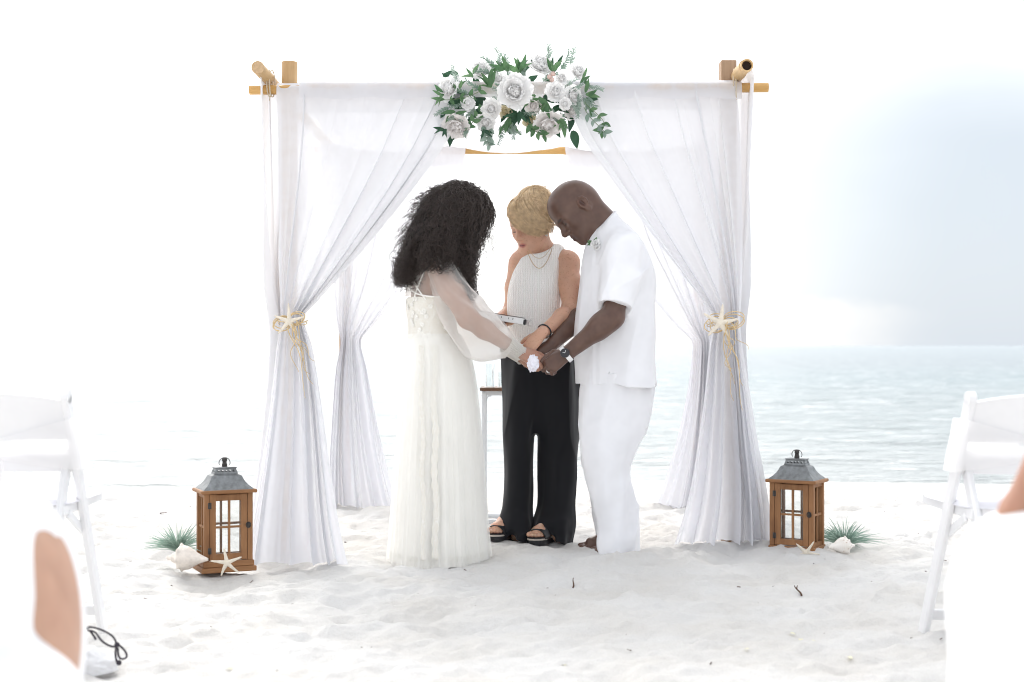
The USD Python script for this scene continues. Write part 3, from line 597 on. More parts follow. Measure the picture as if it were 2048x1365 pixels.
    # trailing stems with paired leaves
    for pts, mat in (([(1168, 215), (1185, 240), (1200, 255), (1212, 268)], M_leaf_grey), ([(1170, 205), (1190, 225), (1208, 246), (1196, 268)], M_leaf), ([(930, 262), (950, 240), (965, 222)], M_leaf), ([(980, 262), (974, 275), (980, 292)], M_leaf_grey), ([(1055, 240), (1070, 262), (1090, 272)], M_leaf), ([(880, 200), (930, 195), (965, 180)], M_leaf)):
        q = spline([at(x, y, YF - 0.17) for x, y in pts], 14); st = put(t, "trailing_stem", tube(q, 0.0016, 6), M_stem, smooth=True)
        for k in range(3, 14, 3):
            for sgn in (-1, 1):
                d = q[k] - q[k - 1]; d /= np.linalg.norm(d); g = math.atan2(d[2], d[0]) + sgn * rg.uniform(0.6, 1.1); l = rg.uniform(13, 20) * p
                put(st, "leaf", orient(leaf_mesh(l, l * 0.55, 0.15, 0.25), q[k], (math.cos(g), -0.3, math.sin(g)), (0, -1, 0.3), rg.uniform(-0.5, 0.5)), mat, smooth=True)
    return t
build_flowers()
# ================================================================ lanterns, shells, plants, table, chairs
M_lwood = wood("lantern_wood", (0.20, 0.088, 0.034), (0.36, 0.18, 0.078), 0.6, (45, 45, 4))
M_lwood_x = wood("lantern_wood_across", (0.20, 0.088, 0.034), (0.36, 0.18, 0.078), 0.6, (5, 45, 45))
M_galv = plain("galvanised_metal", (0.205, 0.215, 0.22), 0.5, 0.35, 45, bump=0.15, bscale=200, metallic=0.35)
M_iron = plain("dark_iron", (0.06, 0.055, 0.052), 0.55, 0.4, 60, metallic=0.5)
def pane_mat(name, tint=(0.96, 0.97, 0.97)):
    return looks(name, {"f": ("fresnel", {"IOR": 1.45}), "t": ("transparent_bsdf", {"color": tint}), "g": ("glossy_bsdf", {"roughness": 0.02, "color": (1, 1, 1)}), "m": ("mix_closure", {})}, [("f.fac", "m.fac"), ("t.BSDF", "m.closure1"), ("g.BSDF", "m.closure2")], surface="m.closure")
M_pane = pane_mat("window_glass")
def build_lantern(label, loc, rotz):
    t = thing("lantern", label, "lantern", loc, rotz, "wooden lanterns beside the arch")
    W, D, H = 0.208, 0.150, 0.286; zb = 0.047; hw, hd = W / 2, D / 2; P = 0.022
    put(t, "base_board", box((0, 0, 0.011), (W + 0.028, D + 0.028, 0.022), None, 0.003), M_lwood_x)
    put(t, "base_block", box((0, 0, 0.0345), (W + 0.010, D + 0.010, 0.025), None, 0.003), M_lwood_x)
    for sx in (-1, 1):
        for sy in (-1, 1): put(t, "corner_post", box((sx * (hw - P / 2), sy * (hd - P / 2), zb + H / 2), (P, P, H), None, 0.0015), M_lwood)
    zt = zb + H
    put(t, "top_board", box((0, 0, zt + 0.0075), (W + 0.032, D + 0.032, 0.015), None, 0.004), M_lwood_x)
    # front door between the posts
    dw, y = W - 2 * P - 0.004, -hd + 0.010; st = 0.026
    dr = put(t, "door", cat_([box((s * (dw / 2 - st / 2), y, zb + H / 2), (st, 0.016, H - 0.006), None, 0.001) for s in (-1, 1)] + [box((0, y, zb + z), (dw - 2 * st, 0.015, st), None, 0.001) for z in (0.018, H - 0.018)]), M_lwood)
    gz0, gz1 = zb + 0.031, zt - 0.031
    put(dr, "mullion", box((0.004, y, (gz0 + gz1) / 2), (0.009, 0.010, gz1 - gz0)), M_lwood); put(dr, "mullion", box((0, y + 0.0005, zb + H * 0.5), (dw - 2 * st, 0.0085, 0.009)), M_lwood_x)
    put(dr, "pane", box((0, y + 0.006, (gz0 + gz1) / 2), (dw - 2 * st, 0.002, gz1 - gz0)), M_pane)
    for z in (0.045, H - 0.05):     # hinges on the left
        put(dr, "hinge", cat_([box((-dw / 2 - 0.001, y - 0.0095, zb + z), (0.015, 0.002, 0.026), None, 0.0005), rod((-dw / 2 - 0.001, y - 0.011, zb + z - 0.013), (-dw / 2 - 0.001, y - 0.011, zb + z + 0.013), 0.0025, 8)]), M_iron)
    s = np.linspace(0, 2 * np.pi, 18)
    put(dr, "latch", cat_([tube(np.stack([dw / 2 + 0.004 + 0.010 * np.cos(s), np.full(18, y - 0.013), zb + H * 0.52 + 0.012 * np.sin(s)], 1), 0.0018, 6, False), box((dw / 2 + 0.004, y - 0.011, zb + H * 0.52), (0.013, 0.003, 0.018), None, 0.001), rod((dw / 2 + 0.004, y - 0.018, zb + H * 0.52 + 0.004), (dw / 2 + 0.004, y - 0.008, zb + H * 0.52 + 0.004), 0.004, 10)]), M_iron)
    # back and side windows
    def window(cx, cy, w, horiz):
        ax = np.array([1, 0, 0]) if horiz else np.array([0, 1, 0]); sz = lambda l, z: (l, 0.012, z) if horiz else (0.012, l, z); c = np.array([cx, cy, 0])
        f = put(t, "window_frame", box(c + (0, 0, zb + 0.009), sz(w, 0.018), None, 0.001), M_lwood_x if horiz else M_lwood); put(f, "top_rail", box(c + (0, 0, zb + H - 0.009), sz(w, 0.018), None, 0.001), M_lwood_x if horiz else M_lwood)
        put(f, "mullion", box(c + (0, 0, zb + H / 2), (0.009, 0.009, H - 0.036)), M_lwood); put(f, "mullion", box(c + (0, 0, zb + H / 2), (w, 0.0075, 0.010) if horiz else (0.0075, w, 0.010)), M_lwood)
        put(f, "pane", box(c + (0, 0, zb + H / 2) + (np.array([0, 0.006, 0]) if horiz else np.array([-0.006 * np.sign(cx), 0, 0])), (w, 0.0015, H - 0.037) if horiz else (0.0015, w, H - 0.037)), M_pane)
    window(0, hd - 0.010, W - 2 * P - 0.001, True)
    for sx in (-1, 1): window(sx * (hw - 0.010), 0, D - 2 * P - 0.001, False)
    # flared metal roof
    z0 = zt + 0.015; prof = [(0.0, 1.0, 1.0), (0.006, 0.955, 0.94), (0.016, 0.84, 0.81), (0.029, 0.73, 0.68), (0.042, 0.66, 0.59), (0.051, 0.625, 0.545), (0.057, 0.59, 0.505), (0.061, 0.51, 0.42), (0.064, 0.465, 0.37)]
    V, Fc = [], []
    for (z, a, b) in prof: V += [(-hw * 1.03 * a, -hd * 1.08 * b, z0 + z), (hw * 1.03 * a, -hd * 1.08 * b, z0 + z), (hw * 1.03 * a, hd * 1.08 * b, z0 + z), (-hw * 1.03 * a, hd * 1.08 * b, z0 + z)]
    roof = TM(V, grid_faces(len(prof), 4, True)); rf = put(t, "roof", roof, M_galv, smooth=25)
    from shapely.geometry import Polygon, Point
    cw, cd, ch = hw * 1.03 * 0.465, hd * 1.08 * 0.37, 0.024; tp = 0.84
    def collar(w, n):
        poly = Polygon([(-w, 0), (w, 0), (w * tp, ch), (-w * tp, ch)])
        for k in range(n): poly = poly.difference(Point((k - (n - 1) / 2) * w * 1.62 / n, ch * 0.52).buffer(0.0048, 6))
        return trimesh.creation.extrude_polygon(poly, 0.0012, engine="earcut")
    vents = []
    for k, (w, n, dist) in enumerate(((cw, 5, cd), (cd, 3, cw), (cw, 5, cd), (cd, 3, cw))):
        m = collar(w, n); m.apply_transform(trimesh.transformations.euler_matrix(math.pi / 2 - math.atan2(dist * (1 - tp), ch), 0, 0)); m.apply_translation((0, -dist, z0 + 0.064)); m.apply_transform(trimesh.transformations.rotation_matrix(k * math.pi / 2, (0, 0, 1))); vents.append(m)
    put(rf, "vent", cat_(vents), M_galv, smooth=False)
    zc = z0 + 0.064 + ch * 0.985
    put(rf, "cap", box((0, 0, zc + 0.0025), (2 * cw * tp + 0.012, 2 * cd * tp + 0.010, 0.005), None, 0.002), M_galv)
    put(rf, "neck", placed(lathe([(0.0, 0), (0.012, 0), (0.0115, 0.012), (0.009, 0.014), (0.009, 0.02), (0.0, 0.02)], 16), (0, 0, zc + 0.005)), M_iron)
    put(rf, "finial", placed(trimesh.creation.icosphere(2, 0.0115), (0, 0, zc + 0.034)), M_iron, smooth=True)
    a = np.linspace(-0.15 * np.pi, 1.15 * np.pi, 26); put(rf, "ring", tube(np.stack([0.024 * np.cos(a), 0.002 * np.sin(a * 2), zc + 0.022 + 0.022 * np.sin(a)], 1), 0.0017, 6), M_iron)
    return t
LANT = [(at(451, 1148, 6.02), 24), (at(1596, 1112, 6.52), -31)]
lz = lambda p, d: (p[0], p[1], float(ground_z(p[0], p[1])) + d)
pA, pB = at(449, 1100, 6.10), at(1594, 1085, 6.50)
zA = at(449, 1143, 6.05)[2]; zB = at(1594, 1108, 6.45)[2]
lantern_a = build_lantern("wooden lantern with a grey metal roof at the left, leaning starfish before its door", (pA[0], pA[1], zA), 25)
dup(lantern_a, (pB[0], pB[1], zB - 0.012), -31, "wooden lantern with a grey metal roof at the right, half sunk in sand")

M_shell = plain("conch_shell", (0.76, 0.69, 0.62), 0.6, 0.14, 45, bump=0.4, bscale=160, bdist=0.003)
M_airplant = leafmat("silver_green_blade", (0.20, 0.31, 0.255), (0.44, 0.55, 0.48), 0.3, 0.7)
M_airplant.GetPrim()
def tuft(base, n, L, seed, label, lean=(0, 0, 0), spread=1.0):
    rg = np.random.default_rng(seed); t = thing("grass_plant", label, "plant", base)
    for k in range(n):
        g = rg.uniform(0, 2 * np.pi); el = rg.uniform(0.2, 1.2) if k % 3 else rg.uniform(0.05, 0.5); d = np.array([math.cos(g) * el * spread, math.sin(g) * el * spread, 1.0]) + lean; d /= np.linalg.norm(d); l = L * rg.uniform(0.6, 1.1)
        w = l * rg.uniform(0.012, 0.024)
        s = np.linspace(0, 1, 9)[:, None]; drop = rg.uniform(0.1, 1.2)
        cpt = d * l * s + np.array([math.cos(g), math.sin(g), -0.9])[None] * l * drop * s ** 2.2 * 0.6
        side = np.cross(d, [math.cos(g + 1), math.sin(g + 1), 0.3]); side /= np.linalg.norm(side); ww = w * (0.65 + 0.6 * s) * np.clip(1 - s ** 3, 0.03, 1)
        up = np.cross(side, d)
        P = np.stack([cpt - side * ww, cpt + up * ww * 0.5, cpt + side * ww], 1)
        put(t, "blade", sheet(P), M_airplant, smooth=True)
    return t
tuft(at(358, 1108, 6.18), 270, 0.150, 3, "grey green tufted plant at the left of the left lantern, behind a conch shell", (-0.12, -0.1, 0), 0.9)
tuft(at(1688, 1098, 6.62), 270, 0.165, 8, "grey green tufted plant at the right of the right lantern, behind a spiky shell", (0.05, -0.05, 0), 1.0)
def conch(seed, spikes=True):
    """A conch along +x: a flaring body whorl with a row of knobs, a stepped spire at one end and a long siphon at the other."""
    rg = np.random.default_rng(seed); nu, nv = 60, 40; u = np.linspace(0, 1, nu)[:, None]; v = np.linspace(0, 2 * np.pi, nv, endpoint=False)[None]
    xs = [0, 0.06, 0.12, 0.18, 0.24, 0.30, 0.36, 0.5, 0.7, 0.88, 1.0]; rs = [0.005, 0.10, 0.11, 0.20, 0.21, 0.36, 0.50, 0.46, 0.27, 0.13, 0.05]
    r = lerp_table(u[:, 0], xs, rs)[:, None] * 0.52 * (1 + 0.12 * np.cos(v - 0.6) + 0.16 * np.exp(-((np.mod(v, 2 * np.pi) - 4.4) / 0.5) ** 2) * np.exp(-((u - 0.5) / 0.3) ** 2))
    k = np.exp(-((u - 0.36) / 0.045) ** 2) * np.clip(np.cos(v * 8 + 0.4), 0, 1) ** 2 * 0.22 + np.exp(-((u - 0.22) / 0.03) ** 2) * np.clip(np.cos(v * 9), 0, 1) ** 2 * 0.08
    r = r * (1 + (k if spikes else k * 0.5)) * (1 + 0.02 * np.sin(u * 120))
    P = np.stack([u + 0 * v - 0.45, r * np.cos(v), r * np.sin(v)], -1); m = TM(P.reshape(-1, 3), grid_faces(nu, nv, True)); return m
def spotted(name):
    return looks(name, {"tc": ("texture_coordinate", {}), "v": ("voronoi_texture", {"scale": 60.0, "feature": "f1"}), "r": ("rgb_ramp", {"ramp": [(0.0, (0.30, 0.16, 0.10)), (0.22, (0.42, 0.27, 0.18)), (0.30, (0.78, 0.72, 0.65)), (1.0, (0.84, 0.80, 0.75))]}), "n": ("noise_texture", {"scale": 25.0, "detail": 3.0}), "rn": ("rgb_ramp", {"ramp": [(0.42, (0, 0, 0)), (0.6, (1, 1, 1))]}), "m": ("mix_color", {"blend_type": "mix", "a": (0.82, 0.78, 0.73)}), "p": ("principled_bsdf", {"roughness": 0.5})},
        [("tc.object", "v.vector"), ("v.distance", "r.fac"), ("tc.object", "n.vector"), ("n.fac", "rn.fac"), ("rn.color", "m.fac"), ("r.color", "m.b"), ("m.result", "p.base_color")], surface="p.BSDF")
M_shell2 = spotted("spotted_shell")
def shell(px, py, Y, S, rz, rx, label, mat, seed, dz=0.0, ry=0.0):
    c = at(px, py, Y); m = conch(seed); m.apply_scale(S); m.apply_transform(trimesh.transformations.euler_matrix(rx, ry, math.radians(rz))); m.apply_translation(c + (0, 0, dz))
    tag(put(None, "conch_shell", m, mat, smooth=True), label, "shell")
shell(370, 1118, 5.98, 0.195, -14, 0.8, "pale conch shell lying on the sand left of the left lantern", M_shell, 2)
shell(1686, 1093, 6.42, 0.150, 205, 2.4, "spotted knobbly shell in front of the plant by the right lantern", M_shell2, 3)
tag(put(None, "starfish", placed(starfish_mesh(0.066, rot=-0.12, fat=0.16, seed=11), at(454, 1126, 5.93), 0.22), M_star, smooth=True), "white starfish leaning against the front of the left lantern", "starfish")
tag(put(None, "starfish", placed(starfish_mesh(0.066, rot=0.45, fat=0.15, seed=15), at(1612, 1106, 6.33), 0.5), M_star, smooth=True), "white starfish half buried at the foot of the right lantern", "starfish")

# small ceremony table behind the officiant
M_white_metal = plain("white_metal", (0.68, 0.70, 0.72), 0.35, 0.05, 10)
M_darkwood = wood("dark_table_wood", (0.09, 0.045, 0.024), (0.17, 0.09, 0.05), 0.5, (4, 60, 60))
def build_table():
    Y = 7.75; c = at(1060, 780, Y); x0, x1 = at(960, 700, Y)[0], at(1128, 700, Y)[0]; zt = at(1000, 776, Y)[2]; zg = float(ground_z(0.1, Y))
    t = thing("side_table", "small table with dark wood top and white metal frame behind the black trousers", "table", (0, 0, 0))
    put(t, "tabletop", box(((x0 + x1) / 2, Y + 0.13, zt - 0.008), (x1 - x0, 0.34, 0.017), None, 0.003), M_darkwood)
    for y in (Y, Y + 0.26):
        for x in (x0 + 0.022, x1 - 0.022): put(t, "leg", box((x, y, (zt - 0.0175 + zg + 0.03) / 2), (0.024, 0.024, zt - 0.0175 - zg - 0.03), None, 0.003), M_white_metal)
        put(t, "apron", box(((x0 + x1) / 2, y, zt - 0.03), (x1 - x0 - 0.07, 0.018, 0.024)), M_white_metal)
        put(t, "foot_bar", box(((x0 + x1) / 2, y, zg + 0.017), (x1 - x0, 0.026, 0.026), None, 0.003), M_white_metal)
    put(t, "bracket", tube(spline([(x0 + 0.036, Y, zt - 0.07), (x0 + 0.042, Y, zt - 0.05), (x0 + 0.062, Y, zt - 0.044)], 8), 0.004, 6), M_white_metal)
    return Y, zt
tY, tzt = build_table()
M_clear = looks("clear_vase_glass", {"p": ("principled_bsdf", {"transmission_weight": 1.0, "roughness": 0.02, "ior": 1.45, "base_color": (0.97, 0.98, 0.98)})}, [], surface="p.BSDF")
def vase(px, h, r, label):
    c = at(px, 776, tY + 0.1); prof = [(0.0, 0.004), (r * 0.8, 0.004), (r * 0.72, h * 0.3), (r * 0.9, h), (r * 0.97, h), (r * 0.80, h * 0.3), (r * 0.9, 0.0), (0.0, 0.0)]
    tag(put(None, "glass_vase", placed(lathe(prof, 24), (c[0], c[1], tzt + 0.001)), M_pane, smooth=40), label, "vase")
vase(979, 0.13, 0.030, "clear glass vase at the left end of the small table")
vase(1003, 0.085, 0.024, "shorter clear glass vase beside the black trousers on the small table")

# white folding chairs
M_chair = plain("white_chair_resin", (0.80, 0.80, 0.81), 0.38, 0.03, 8, bump=0.05)
M_seatpad = plain("white_seat_pad", (0.82, 0.815, 0.86), 0.8, 0.04, 12)
def build_chair(label, loc, rotz, group=None):
    """Folding chair facing +y: long side members from the top of the back to the front feet, rear legs pivoting under the seat."""
    t = thing("folding_chair", label, "chair", loc, rotz, group)
    top, foot = np.array([0, -0.19, 0.822]), np.array([0, 0.20, -0.01]); m3 = lambda s: top + (foot - top) * s
    for sx in (-1, 1):
        X = np.array([sx * 0.212, 0, 0]); d = (foot - top) / np.linalg.norm(foot - top)
        a = put(t, "side_rail", cat_([bar(top + X + d * 0.02, foot + X, 0.024, 0.046, (0, 1, 0.3), 0.006), rod(top + X - (0.012, 0, 0) + d * 0.022, top + X + (0.012, 0, 0) + d * 0.022, 0.0225, 20)]), M_chair)
        b0, b1 = np.array([sx * 0.184, -0.085, 0.585]), np.array([sx * 0.184, -0.36, -0.01])
        put(t, "rear_leg", cat_([bar(b0, b1, 0.022, 0.046, (0, 1, 0.3), 0.006), rod(b0 - (0.011, 0, 0), b0 + (0.011, 0, 0), 0.023, 18)]), M_chair)
    xs = np.linspace(-0.2, 0.2, 13)
    def slat(s0, s1, arch):
        P = []
        for s in (s0, s1):
            P.append([m3(s) + (x, -0.012 - 0.035 * (1 - (x / 0.2) ** 2), (arch if s == s0 else 0) * (1 - (x / 0.2) ** 2)) for x in xs])
        return sheet(np.array(P), 0.014)
    put(t, "back_slat", slat(0.035, 0.185, 0.022), M_chair); put(t, "back_slat", slat(0.225, 0.31, 0.0), M_chair)
    put(t, "seat_frame", cat_([bar((sx * 0.186, -0.16, 0.442), (sx * 0.186, 0.23, 0.452), 0.03, 0.034, (0, 0, 1), 0.004) for sx in (-1, 1)] + [bar((-0.17, y, 0.446), (0.17, y, 0.446), 0.028, 0.03, (0, 0, 1), 0.004) for y in (-0.15, 0.22)]), M_chair)
    x, y = np.meshgrid(np.linspace(-1, 1, 26), np.linspace(-1, 1, 26), indexing="ij"); rr = (np.abs(x) ** 5 + np.abs(y) ** 5) ** 0.2; sc = np.clip(rr, 1e-6, None); e = np.maximum(np.abs(x), np.abs(y)); px_, py_ = x * e / sc, y * e / sc
    zz = 0.026 * np.clip(1 - e ** 5, 0, 1) ** 0.5; topm = np.stack([px_ * 0.214, 0.035 + py_ * 0.225, 0.462 + zz], -1); bot = topm.copy(); bot[..., 2] = 0.462 - zz * 0.45
    put(t, "seat_pad", cat_([sheet(topm), TM(sheet(bot).vertices, sheet(bot).faces[:, ::-1])]), M_seatpad, smooth=True)
    for sx in (-1, 1): put(t, "seat_arm", bar((sx * 0.199, -0.12, 0.43), (sx * 0.199, 0.02, 0.36), 0.012, 0.03, (0, 0, 1), 0.003), M_chair)
    put(t, "front_rung", bar(m3(0.90) - (0.2, 0, 0), m3(0.90) + (0.2, 0, 0), 0.036, 0.014, (0, 1, 0.3), 0.003), M_chair)
    put(t, "rear_rung", bar((-0.176, -0.325, 0.065), (0.176, -0.325, 0.065), 0.03, 0.014, (0, 1, 0.3), 0.003), M_chair)
    return t
chair_l = build_chair("white folding chair with an organza sash at the left, its back to the viewer", (-1.60, 4.62, 0.0), -1.0)
chair_r = dup(chair_l, (1.605, 4.585, -0.005), 6.0, "white folding chair with an organza sash at the right, its back to the viewer")
M_organza = sheer("organza", (0.90, 0.895, 0.90), 0.62, 0.45, 0.06, 20.0, edge=0.3)
def sash(cx, cy, side, label, rotz):
    """A band round the chair's back; both runs narrow towards the knot at the middle."""
    t = thing("chair_sash", label, "sash", (cx, cy, 0.0), rotz)
    def run(yoff, knot, up):
        u = np.linspace(0, 1, 60)[:, None]; v = np.linspace(0, 1, 16)[None]; x = side * (0.236 - 0.236 * u)
        zc_t, zc_b = 0.735 - 0.045 * u * knot + up * u, 0.565 + 0.055 * u * knot + up * u
        z = zc_t + (zc_b - zc_t) * v; s = (0.822 - z) / 0.832; y = -0.19 + 0.39 * s + yoff - 0.03 * (1 - (x / 0.23) ** 2) * (1 if yoff < 0 else 0)
        y = y + 0.006 * np.sin(v * 11 + u * 3) * (0.3 + u)
        return sheet(np.stack([x + 0 * v, y, z], -1))
    put(t, "back_run", run(-0.042, 1.0, -0.02), M_organza, smooth=True); put(t, "front_run", run(0.042, 0.2, 0.0), M_organza, smooth=True)
    u = np.linspace(-1, 1, 12)[:, None]; v = np.linspace(0, 1, 16)[None]; z = 0.735 - 0.17 * v; s = (0.822 - z) / 0.832
    put(t, "end_wrap", sheet(np.stack([side * (0.236 + 0.006 * (1 - u ** 2)) + 0 * v, -0.19 + 0.39 * s + 0.042 * u, z + 0 * u], -1)), M_organza, smooth=True)
    for k in range(2):
        sg = -side if k else side * 0.35
        put(t, "bow_tail", sheet(np.stack([np.array([[-side * 0.0 + sg * 0.03 * a + (b - 0.5) * (0.03 + 0.06 * a), -0.185 + 0.01 * np.sin(6 * b), 0.60 - 0.24 * a] for b in np.linspace(0, 1, 9)]) for a in np.linspace(0, 1, 14)])), M_organza, smooth=True)
    return t
sash(-1.60, 4.62, 1, "organza sash tied round the back of the left folding chair", -1.0)
sash(1.605, 4.585, -1, "organza sash tied round the back of the right folding chair", 6.0)

# drawstring pouch on the sand by the left chair
M_pouch = sheer("organza_pouch", (0.86, 0.86, 0.87), 0.93, 0.25, 0.06, 30.0, edge=0.2)
M_blackcord = plain("black_cord", (0.02, 0.015, 0.025), 0.6)
def build_pouch():
    c = at(205, 1300, 4.2); zg = float(ground_z(c[0], c[1])); c[2] = zg
    t = thing("drawstring_pouch", "white organza pouch with a black drawstring lying on the sand", "pouch", (0, 0, 0))
    m = trimesh.creation.icosphere(4, 1.0); v = m.vertices; n = meshkit.fbm(v * 2.3 + 3, 3, 5) - 0.5
    v = v * (1 + 0.5 * n[:, None]); v = v * [0.075, 0.07, 0.050]; v[:, 2] = np.where(v[:, 2] < -0.02, -0.02 + (v[:, 2] + 0.02) * 0.1, v[:, 2]); v[:, 2] *= 1 - 0.35 * np.clip(v[:, 0] / 0.1, -0.4, 1)
    m.vertices = v + c + (-0.03, 0, 0.03); put(t, "bag", m, M_pouch, smooth=True)
    loop = lambda P, r=0.0032: put(t, "cord", tube(spline([at(x, y, Yc) for x, y, Yc in P], 40), r, 6), M_blackcord, smooth=True)
    loop([(178, 1262, 4.15), (190, 1256, 4.1), (215, 1266, 4.1), (232, 1285, 4.1), (232, 1292, 4.1), (215, 1290, 4.1), (196, 1272, 4.12), (180, 1262, 4.15)])
    loop([(233, 1290, 4.1), (248, 1300, 4.1), (252, 1316, 4.1), (242, 1318, 4.1), (236, 1305, 4.1), (236, 1296, 4.1)])
    loop([(233, 1292, 4.1), (231, 1310, 4.1), (234, 1325, 4.1)]); loop([(180, 1262, 4.15), (186, 1270, 4.15), (192, 1280, 4.15)])
    for x, y in ((234, 1290), (238, 1326)): put(t, "cord_knot", placed(trimesh.creation.icosphere(2, 0.008), at(x, y, 4.1)), M_blackcord, smooth=True)
build_pouch()

# twigs, leaf bits and petals lying on the sand
M_twig = plain("dark_twig", (0.10, 0.055, 0.035), 0.85, 0.3, 40)
M_petalbit = plain("pale_yellow_petal", (0.80, 0.76, 0.52), 0.7, 0.1, 30)
def on_sand(px, py):
    lo, hi = 1.5, 12.0
    for _ in range(40):
        Y = (lo + hi) / 2; p = at(px, py, Y)
        if p[2] > float(ground_z(p[0], p[1])): lo = Y
        else: hi = Y
    return p
def twig(px, py, L, ang, lift, label, fork=False):
    p = on_sand(px, py); s = pxm(p[1]); l = L * s; a = math.radians(ang); d = np.array([math.cos(a), 0.5, math.sin(a) + lift]); d /= np.linalg.norm(d)
    pts = [p - d * l * 0.1 + (0, 0, 0.003), p + d * l * 0.4 + (0.03 * l, 0, 0.06 * l), p + d * l * 0.75 - (0.03 * l, 0, 0), p + d * l]; m = [tube(spline(pts, 10), np.linspace(0.14, 0.05, 10) * l * 0.7, 6)]
    if fork: m.append(tube(spline([p + d * l * 0.6, p + d * l * 0.8 + (0.1 * l, 0, 0.05 * l), p + d * l * 0.95 + (0.25 * l, 0, 0.05 * l)], 6), np.linspace(0.07, 0.03, 6) * l, 5))
    tag(put(None, "twig", cat_(m), M_twig, smooth=True), label, "twig")
twig(1146, 1176, 20, 85, 0.5, "dark upright twig stuck in the sand below the sandals")
twig(1602, 1192, 24, 130, 0.3, "forked twig on the sand below the right lantern", True)
twig(1262, 1303, 10, 160, 0.1, "short dark twig on the sand near the bottom middle")
twig(500, 1167, 9, 40, 0.1, "tiny dark twig on the sand under the left lantern")
twig(321, 1028, 13, 10, 0.0, "dark flat scrap of driftwood behind the left plant")
twig(1545, 1174, 5, 20, 0.0, "tiny dark speck of bark left of the forked twig")
twig(1585, 1152, 6, 30, 0.0, "tiny bark chip above the forked twig")
twig(690, 1086, 12, -20, 0.0, "thin dark twig at the hem of the front left curtain")
twig(846, 1131, 14, 20, 0.0, "brown leaf scrap under the hem of the white dress")
twig(288, 1198, 7, 0, 0.0, "tiny twig on the sand right of the left chair")
twig(1790, 1003, 6, 0, 0.0, "small dark leaf scrap on the sand left of the right chair")
twig(1870, 1170, 8, 30, 0.1, "small dark twig beside the foot of the right chair")
rgp = np.random.default_rng(9)
for (x, y, wh) in ((1600, 1282, "left of the middle"), (1580, 1270, "up left"), (1695, 1318, "low right"), (1497, 1302, "far left"), (1625, 1285, "right of the middle"), (1130, 1335, "bottom middle"), (455, 1340, "bottom left")):
    p = on_sand(x, y); L = rgp.uniform(0.014, 0.022)
    tag(put(None, "flower_petal", orient(leaf_mesh(L, L * 0.8, 0.3, 0.2, 6, 5), p + (0, 0, 0.006), (rgp.normal(), rgp.normal(), 0.1), (0, 0, 1)), M_petalbit, smooth=True), f"pale yellow petal scattered on the sand, {wh} of the picture" if wh.startswith("bottom") else f"pale yellow petal on the sand before the right lantern, {wh}", "petal")

def debris():
    rg = np.random.default_rng(31); L = []
    for k in range(130):
        y = rg.uniform(3.2, 9.2); x = rg.uniform(-0.36, 0.36) * y; l = rg.uniform(0.004, 0.016); a = rg.uniform(0, 6.28); p = np.array([x, y, float(ground_z(x, y)) + 0.002]); d = np.array([math.cos(a), math.sin(a), rg.uniform(-0.1, 0.3)]) * l
        L.append(tube([p - d / 2, p + d * 0.1 + (0, 0, 0.001), p + d / 2], l * rg.uniform(0.06, 0.14), 5))
    tag(put(None, "beach_debris", cat_(L), M_twig, smooth=True), "tiny dark bits of bark and seaweed strewn over the sand", "debris", kind="stuff")
debris()
